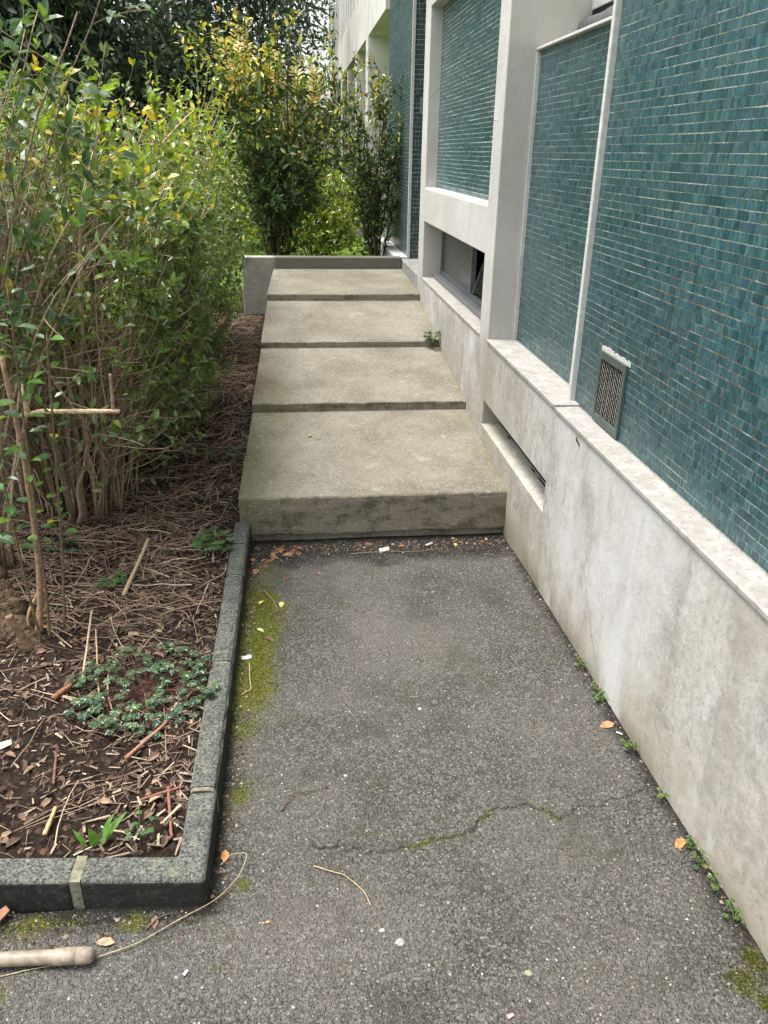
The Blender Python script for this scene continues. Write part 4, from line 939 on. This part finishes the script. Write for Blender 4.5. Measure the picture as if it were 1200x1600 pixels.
x, y = in_bed(2200, -1.6, -.3, 1.4, 7.2); n = len(x); LL = rng.uniform(.018, .045, n)
V, F, C = leaves(np.stack([x, y, soil_z(x, y)+.008], -1), np.stack([rng.normal(0, 1, n), rng.normal(0, 1, n), rng.normal(0, .15, n)], -1), unit(rng.normal(0, .35, (n, 3))+np.array([0, 0, 1.])), LL, LL*.5, palette(n, [(.17, .11, .075), (.10, .066, .048), (.25, .17, .11), (.08, .053, .04)], [2, 3, 1, 3]), .25, .2)
tag(mk('leaf_litter', V, F, DEAD, col=C), 'dead brown leaf litter lying in the bed', kind='stuff')

def stick(name, label, p, q, r_, col, lift=.01, cat='stick', group=None, mid=None, zf=soil_z, k=10, wig=.001):
    pts = [p]+([mid] if mid else [])+[q]
    pts = [(a[0], a[1], float(zf(np.array(a[0]), np.array(a[1])))+r_+(a[2] if len(a) > 2 else lift)) for a in pts]
    o = one(pts, [r_, r_*.85], col, name, None, 7, TWIG, k, wig); return tag(o, label, cat, group)
stick('dead_branch', 'pale forked-looking dead branch propped on twigs in the bed', (-.68, 2.63, .0), (-.64, 2.98, .07), .008, (.42, .31, .21))
stick('dead_branch', 'brown stick pointing at the kerb just below the herb rosette', (-.50, 1.72), (-.41, 1.86), .0055, (.30, .17, .11))
stick('dead_branch', 'reddish brown stick lying parallel to the kerb near the corner', (-.37, 1.60), (-.335, 1.42), .0045, (.22, .10, .07))
stick('dead_branch', 'thin reddish stick leaning against the long kerb near the corner', (-.43, 1.55), (-.33, 1.60), .004, (.24, .11, .08))
stick('dead_branch', 'upright splinter of pale straw in the dark soil near the front kerb', (-.635, 1.45), (-.63, 1.53), .0055, (.46, .33, .17))
stick('dead_branch', 'bent reddish twig lying in the dark soil of the bed', (-.66, 1.62), (-.69, 1.75), .004, (.17, .08, .06))
stick('dead_branch', 'brown stub with a broken end below the stump', (-.76, 1.99), (-.72, 2.06), .009, (.24, .12, .06))
stick('dead_branch', 'straight thin pale stalk leaning over the left side of the herb rosette', (-.62, 1.95, .0), (-.70, 2.30, .06), .003, (.36, .25, .16))
stick('dead_branch', 'thin forked pale stalk standing between stump and herb rosette', (-.70, 2.08, .0), (-.72, 2.36, .10), .004, (.40, .29, .20))
x = -.84; y = 1.80
tag(mk('paper_scrap', *chips(np.array([[x, y, sz(x, y)+.012]]), np.array([.4]), np.array([.1]), np.array([.035]), np.array([.025]), np.array([.003]), np.array([[1, 1, 1]]))[:2], plain('pale_chip', (.46, .40, .28), .9, .2)), 'large pale wood flake at the left border of the bed', 'wood chip')

# ---------------------------------------------------------------- things on the asphalt
az_ = lambda x, y: asphalt_z(np.array(float(x)), np.array(float(y)))
# aggregate stones
n = 52000; x = rng.uniform(-.75, .94, n); y = .78+rng.random(n)*2.5; ok = (x > KO+.01) | (y < front_y(x)-.01); x, y = x[ok], y[ok]; n = len(x); s_ = .0010+.0030*rng.random(n)**2.2
V, F, C = lumps(np.stack([x, y, asphalt_z(x, y)-s_*.10], -1), s_, .55, palette(n, [(.08, .079, .072), (.14, .136, .122), (.22, .21, .185), (.36, .35, .32), (.17, .13, .10)], [5, 4.5, 2.5, .7, 1.5]))
tag(mk('asphalt_aggregate', V, F, PEB, col=C), 'small stones exposed in the asphalt surface', kind='stuff')
# crumbs along edges
def crumbs(n, xf, yf): 
    x = xf(n); y = yf(n); return np.stack([x, y, asphalt_z(x, y)+.001], -1)
P = np.concatenate([crumbs(1100, lambda n: KO+.008+np.abs(rng.normal(0, .025, n)), lambda n: rng.uniform(1.3, 3.25, n)), crumbs(420, lambda n: .944-np.abs(rng.normal(0, .014, n)), lambda n: rng.uniform(.85, 3.25, n)), crumbs(1500, lambda n: rng.uniform(-.23, .93, n), lambda n: 3.26-np.abs(rng.normal(0, .06, n))), crumbs(180, lambda n: rng.uniform(-.75, -.25, n), lambda n: 1.265-np.abs(rng.normal(0, .035, n)))])
n = len(P); V, F, C = lumps(P, .0012+.006*rng.random(n)**3, .6, palette(n, [(.06, .04, .028), (.13, .085, .055), (.03, .024, .02), (.26, .2, .14), (.2, .2, .19)], [3, 3, 3, 1, .7]))
tag(mk('edge_debris', V, F, DEAD, col=C), 'fine dirt and crumbs gathered along the edges of the asphalt', kind='stuff')
# moss cushions
def mossp(n, cx, cy, rx, ry): return np.stack([cx+rng.normal(0, rx, n), cy+rng.normal(0, ry, n)], -1)
Q = [mossp(6000, -.19, 2.22, .034, .17), mossp(2500, -.16, 2.62, .035, .14), mossp(220, -.19, 1.63, .018, .03), mossp(160, -.40, 1.25, .018, .012), mossp(200, -.62, 1.262, .06, .01), mossp(300, .875, .985, .018, .018), mossp(200, .92, 1.03, .012, .016), mossp(120, .90, .93, .012, .01), mossp(160, -.215, 1.92, .012, .05)]
for a, b in zip(CRACK[:-1], CRACK[1:]):
    k_ = 7 if (.22 < a[0] < .38 or .43 < a[0] < .47 or a[0] > .57) else 0; t_ = rng.random((k_, 1)); Q.append(a+(b-a)*t_+rng.normal(0, .0045, (k_, 2)))
Q = np.concatenate(Q); Q = Q[((Q[:, 0] > KO+.006) | (Q[:, 1] < front_y(Q[:, 0])-.006)) & (Q[:, 0] < .942)]; n = len(Q)
V, F, C = lumps(np.stack([Q[:, 0], Q[:, 1], asphalt_z(Q[:, 0], Q[:, 1])+.0005], -1), rng.uniform(.0012, .0032, n), .5, palette(n, [(.055, .065, .008), (.085, .095, .012), (.12, .13, .02), (.04, .045, .01)], [3, 3, 1.5, 2])*np.where(Q[:, 0] > .8, .5, 1.15)[:, None])
tag(mk('moss', V, F, MOSS, col=C), 'green and olive moss cushions on the asphalt along the kerb and crack', kind='stuff')
# tube with plastic grip
pz = SLOPE*1.17+.019
tb = thing('metal_tube', 'tan painted tube with a capped end lying on the asphalt at lower left', 'tube', (-.47, 1.165, pz-.018))
def lathe(p0, p1, prof, m, name, parent, sides=20):
    p0 = np.array(p0, float); p1 = np.array(p1, float); P = np.array([p0+(p1-p0)*t for t, _ in prof]); r_ = np.array([q for _, q in prof])
    V, F, C = tubes(P[None], r_[None], sides); return mk(name, V, F, m, parent, smooth=True)
A_ = (-1.55, 1.205, pz); B_ = (-.462, 1.160, pz)
lathe(A_, B_, [(0, .0145), (.4, .0145), (.925, .0145), (.93, .0145)], TAN, 'shaft', tb)
lathe(A_, B_, [(.925, .0155), (.927, .0168), (.967, .0172), (.9675, .0165), (.969, .0165), (.9695, .0172), (.985, .0170), (.994, .0155), (.998, .012), (1., .005)], TAN, 'end_cap', tb)
# dry stalks
def gstalk(name, label, pts, r_, col, cat='twig'):
    P3 = [(a, b, float(az_(a, b))+r_+.002+c) for a, b, c in pts]; return tag(one(P3, [r_, r_*.7], col, name, None, 6, TWIG, 40, .0004), label, cat)
gstalk('dry_stalk', 'long curved dry straw stalk running from the tube end round the kerb corner', [(-.455, 1.165, .004), (-.38, 1.188, .004), (-.301, 1.241, .004), (-.221, 1.284, .006), (-.174, 1.343, .012), (-.158, 1.395, .02), (-.165, 1.405, .02), (-.205, 1.408, .012), (-.222, 1.385, .004)], .0017, (.36, .29, .18))
gstalk('dry_stalk', 'pale dry stalk lying under the tan tube at the lower left border', [(-.80, 1.150, .0), (-.66, 1.140, .0), (-.60, 1.150, 0), (-.54, 1.158, .0)], .0014, (.42, .33, .20))
gstalk('dry_stalk', 'thin curved straw lying on the asphalt below the crack', [(-.001, 1.364, 0), (.073, 1.328, .003), (.115, 1.278, .003), (.126, 1.242, 0)], .0016, (.42, .32, .20))
gstalk('dry_twig', 'short dark brown forked twig on the asphalt left of the crack', [(-.08, 1.551, 0), (-.06, 1.59, .004), (-.047, 1.607, .004), (-.01, 1.612, .003), (.045, 1.628, 0)], .0022, (.11, .06, .04))
gstalk('dry_twig', 'long thin twig lying along the foot of the first riser', [(.20, 3.13, 0), (.36, 3.14, .004), (.50, 3.12, .004), (.62, 3.16, 0)], .002, (.22, .16, .11))
gstalk('dry_twig', 'pale forked twig lying on the moss beside the kerb', [(-.20, 2.26, 0), (-.195, 2.18, .006), (-.185, 2.10, .003), (-.215, 2.08, 0)], .0026, (.38, .27, .17))
gstalk('dry_twig', 'slender twig lying across the moss near the yellow leaves', [(-.17, 2.80, 0), (-.13, 2.70, .005), (-.11, 2.62, 0)], .0022, (.28, .2, .13))
gstalk('dry_twig', 'dark short twig in front of the corner kerbstone', [(-.37, 1.225, 0), (-.35, 1.25, .004), (-.325, 1.262, 0)], .002, (.12, .08, .06))

def fallen(label, x, y, L, col, wd=.5, group=None, name='fallen_leaf', lift=.003, zf=az_, cat='leaf', ang=None):
    a = random.uniform(0, 6.28) if ang is None else ang
    V, F, C = leaves(np.array([[x, y, float(zf(x, y))+lift]]), np.array([[math.cos(a), math.sin(a), .05]]), np.array([[random.uniform(-.25, .25), random.uniform(-.25, .25), 1.]]), L, L*wd, np.array([col]), .12, .06)
    # give the blade a real thickness
    n_ = len(V); V2 = V-np.array([0, 0, .0012]); Fb = F[:, ::-1]+n_
    rim = [0, 1, 4, 7, 6, 3]; Fr = np.array([(rim[i], rim[(i+1) % 6], rim[(i+1) % 6]+n_, rim[i]+n_) for i in range(6)])
    V_ = np.concatenate([V, V2]); V_[:, 2] += max(0, float(zf(x, y))+.0015-V_[:, 2].min())
    return tag(mk(name, V_, [np.concatenate([F, Fb]), Fr], DEAD, col=np.concatenate([C, C])), label, cat, group)
BR = [(.22, .09, .045), (.17, .075, .045), (.26, .13, .07), (.12, .06, .045), (.30, .17, .10)]
for k in range(26):
    x = random.uniform(-.235, -.02)-.0; y = 3.25-abs(random.gauss(0, .10))-(.10 if x < -.12 else 0)*random.random()
    fallen('brown dead leaf in the pile between the kerb and the first riser', max(-.228, x), y, random.uniform(.025, .05), random.choice(BR), random.uniform(.4, .6), 'dead leaves piled in the kerb corner at the first riser')
for k in range(14):
    x = random.uniform(.05, .88); y = 3.26-abs(random.gauss(0, .035))
    fallen('small dead leaf in the dark dirt along the foot of the first riser', x, y, random.uniform(.016, .034), random.choice(BR+[(.34, .33, .10), (.30, .10, .06)]), random.uniform(.4, .6), 'dead leaves along the foot of the first riser')
for (x, y, L, c, lab) in ((-.186, 2.682, .035, (.50, .42, .08), 'yellow fallen leaf on the dark litter beside the kerb'), (-.095, 2.70, .045, (.42, .42, .13), 'pale yellow-green fallen leaf at the edge of the moss'), (-.185, 2.50, .035, (.40, .42, .20), 'pale green fallen leaf on the moss by the kerb'), (-.15, 2.44, .05, (.11, .075, .055), 'dark brown fallen leaf on the moss by the kerb'),
        (-.235, 2.52, .03, (.45, .36, .05), 'small yellow fallen leaf touching the kerb'), (-.215, 1.395, .04, (.36, .17, .07), 'orange-brown fallen leaf at the outer corner of the kerb'), (-.43, 1.20, .045, (.34, .25, .16), 'pale tan dead leaf on the asphalt in front of the corner kerbstone'), (-.355, 1.262, .035, (.20, .13, .10), 'curled brown dead leaf against the front of the kerb'),
        (.928, 1.365, .05, (.42, .18, .07), 'orange dead leaf standing at the foot of the wall'), (.93, 1.83, .055, (.40, .20, .11), 'reddish dead leaf between the weeds at the wall foot'), (.06, 2.93, .018, (.42, .20, .10), 'tiny orange chip on the asphalt below the steps'), (-.10, 1.22, .012, (.5, .25, .06), 'tiny orange petal on the asphalt near the kerb corner')):
    fallen(lab, x, y, L, c)
fallen('small yellow-brown leaf lying on the first tread', .06, 3.95, .035, (.33, .28, .13), .5, zf=lambda x, y: .137)
fallen('tiny pale leaf beside the other leaf on the first tread', .085, 3.90, .02, (.40, .36, .2), .5, zf=lambda x, y: .133)
fallen('small yellow leaf lying on the landing near its left edge', -.16, 6.75, .035, (.38, .33, .14), .5, zf=lambda x, y: .535)
def pebble(label, x, y, r_, h, mat, name='pale_stone', cat='stone'):
    n = 11; a = np.arange(n)*2*math.pi/n; rr = r_*rng.uniform(.72, 1.15, n); z = float(az_(x, y))
    V = [(x+q*math.cos(t), y+q*.8*math.sin(t), z-.002) for q, t in zip(rr, a)]+[(x+q*.95*math.cos(t), y+q*.76*math.sin(t), z+h*.6) for q, t in zip(rr, a)]+[(x+q*.6*math.cos(t), y+q*.5*math.sin(t), z+h) for q, t in zip(rr, a)]
    i = np.arange(3*n).reshape(3, n); F4 = np.concatenate([np.stack([i[k], np.roll(i[k], -1), np.roll(i[k+1], -1), i[k+1]], -1) for k in (0, 1)])
    return tag(mk(name, V, [F4, i[2:]], mat), label, cat)
GUM = plain('grey_gum', (.24, .235, .22), .8, .2, nsc=150, var=.2)
def scrap(label, x, y, l, wd, a, mat=None, t_=.0012, tilt=.08, name='paper_scrap', cat='paper'):
    g_ = chips(np.array([[x, y, float(az_(x, y))+t_+.004]]), np.array([a]), np.array([tilt]), np.array([l]), np.array([wd]), np.array([t_]), np.array([[1, 1, 1]])); return tag(mk(name, g_[0], g_[1], mat or PAPER), label, cat)
scrap('torn white paper scrap on the moss beside the kerb', -.212, 2.299, .035, .017, .2)
scrap('crumpled bluish white paper scrap at the foot of the first riser', .36, 3.15, .045, .025, .1, t_=.006, tilt=.2)
scrap('small white plastic chip on the asphalt at lower left', -.271, 1.112, .012, .007, 1.0)
pebble('pale splayed gum stain on the asphalt below the crack', .18, 1.145, .013, .0018, GUM, 'gum_spot', 'gum')
pebble('small pale chip on the asphalt beside the gum stain', .144, 1.176, .006, .002, PAPER)
pebble('round pale stone embedded in the asphalt at lower right', .437, 1.044, .010, .003, MORT)
pebble('tiny white stone on the asphalt left of the middle of the path', .094, 1.673, .005, .002, PAPER)
pebble('pale pebble in the middle of the path above the crack', .345, 1.958, .007, .004, PAPER)
scrap('white chip among the dead leaves at the wall foot', .925, 1.78, .018, .008, -.8)
scrap('pinkish scrap on the asphalt at the bottom edge', .375, .955, .014, .009, .3, plain('pink_scrap', (.55, .25, .22), .8, .2))
scrap('cream chip lying by the riser near the middle of the path', .575, 3.20, .035, .014, .5, PAPER, .006, .1)
scrap('small broken brick chip on the asphalt at the left border', -.69, 1.285, .03, .022, .9, plain('brick_chip', (.30, .16, .10), .9, .2), .012, .1, 'brick_chip', 'brick')

# shrivelled leaf caught under the ledge
V, F, C = leaves(np.array([[.941, 2.47, .628]]), np.array([[.05, -.35, -1.]]), np.array([[-1., .3, .1]]), .042, .014, np.array([(.03, .022, .018)]), .3, .25)
V2 = V+np.array([.0015, 0, 0]); n_ = len(V); rim = [0, 1, 4, 7, 6, 3]
tag(mk('fallen_leaf', np.concatenate([V, V2]), [np.concatenate([F, F[:, ::-1]+n_]), np.array([(rim[i], rim[(i+1) % 6], rim[(i+1) % 6]+n_, rim[i]+n_) for i in range(6)])], DEAD, col=np.concatenate([C, C])), 'shrivelled dark leaf caught under the ledge of the wall below the vent', 'leaf')
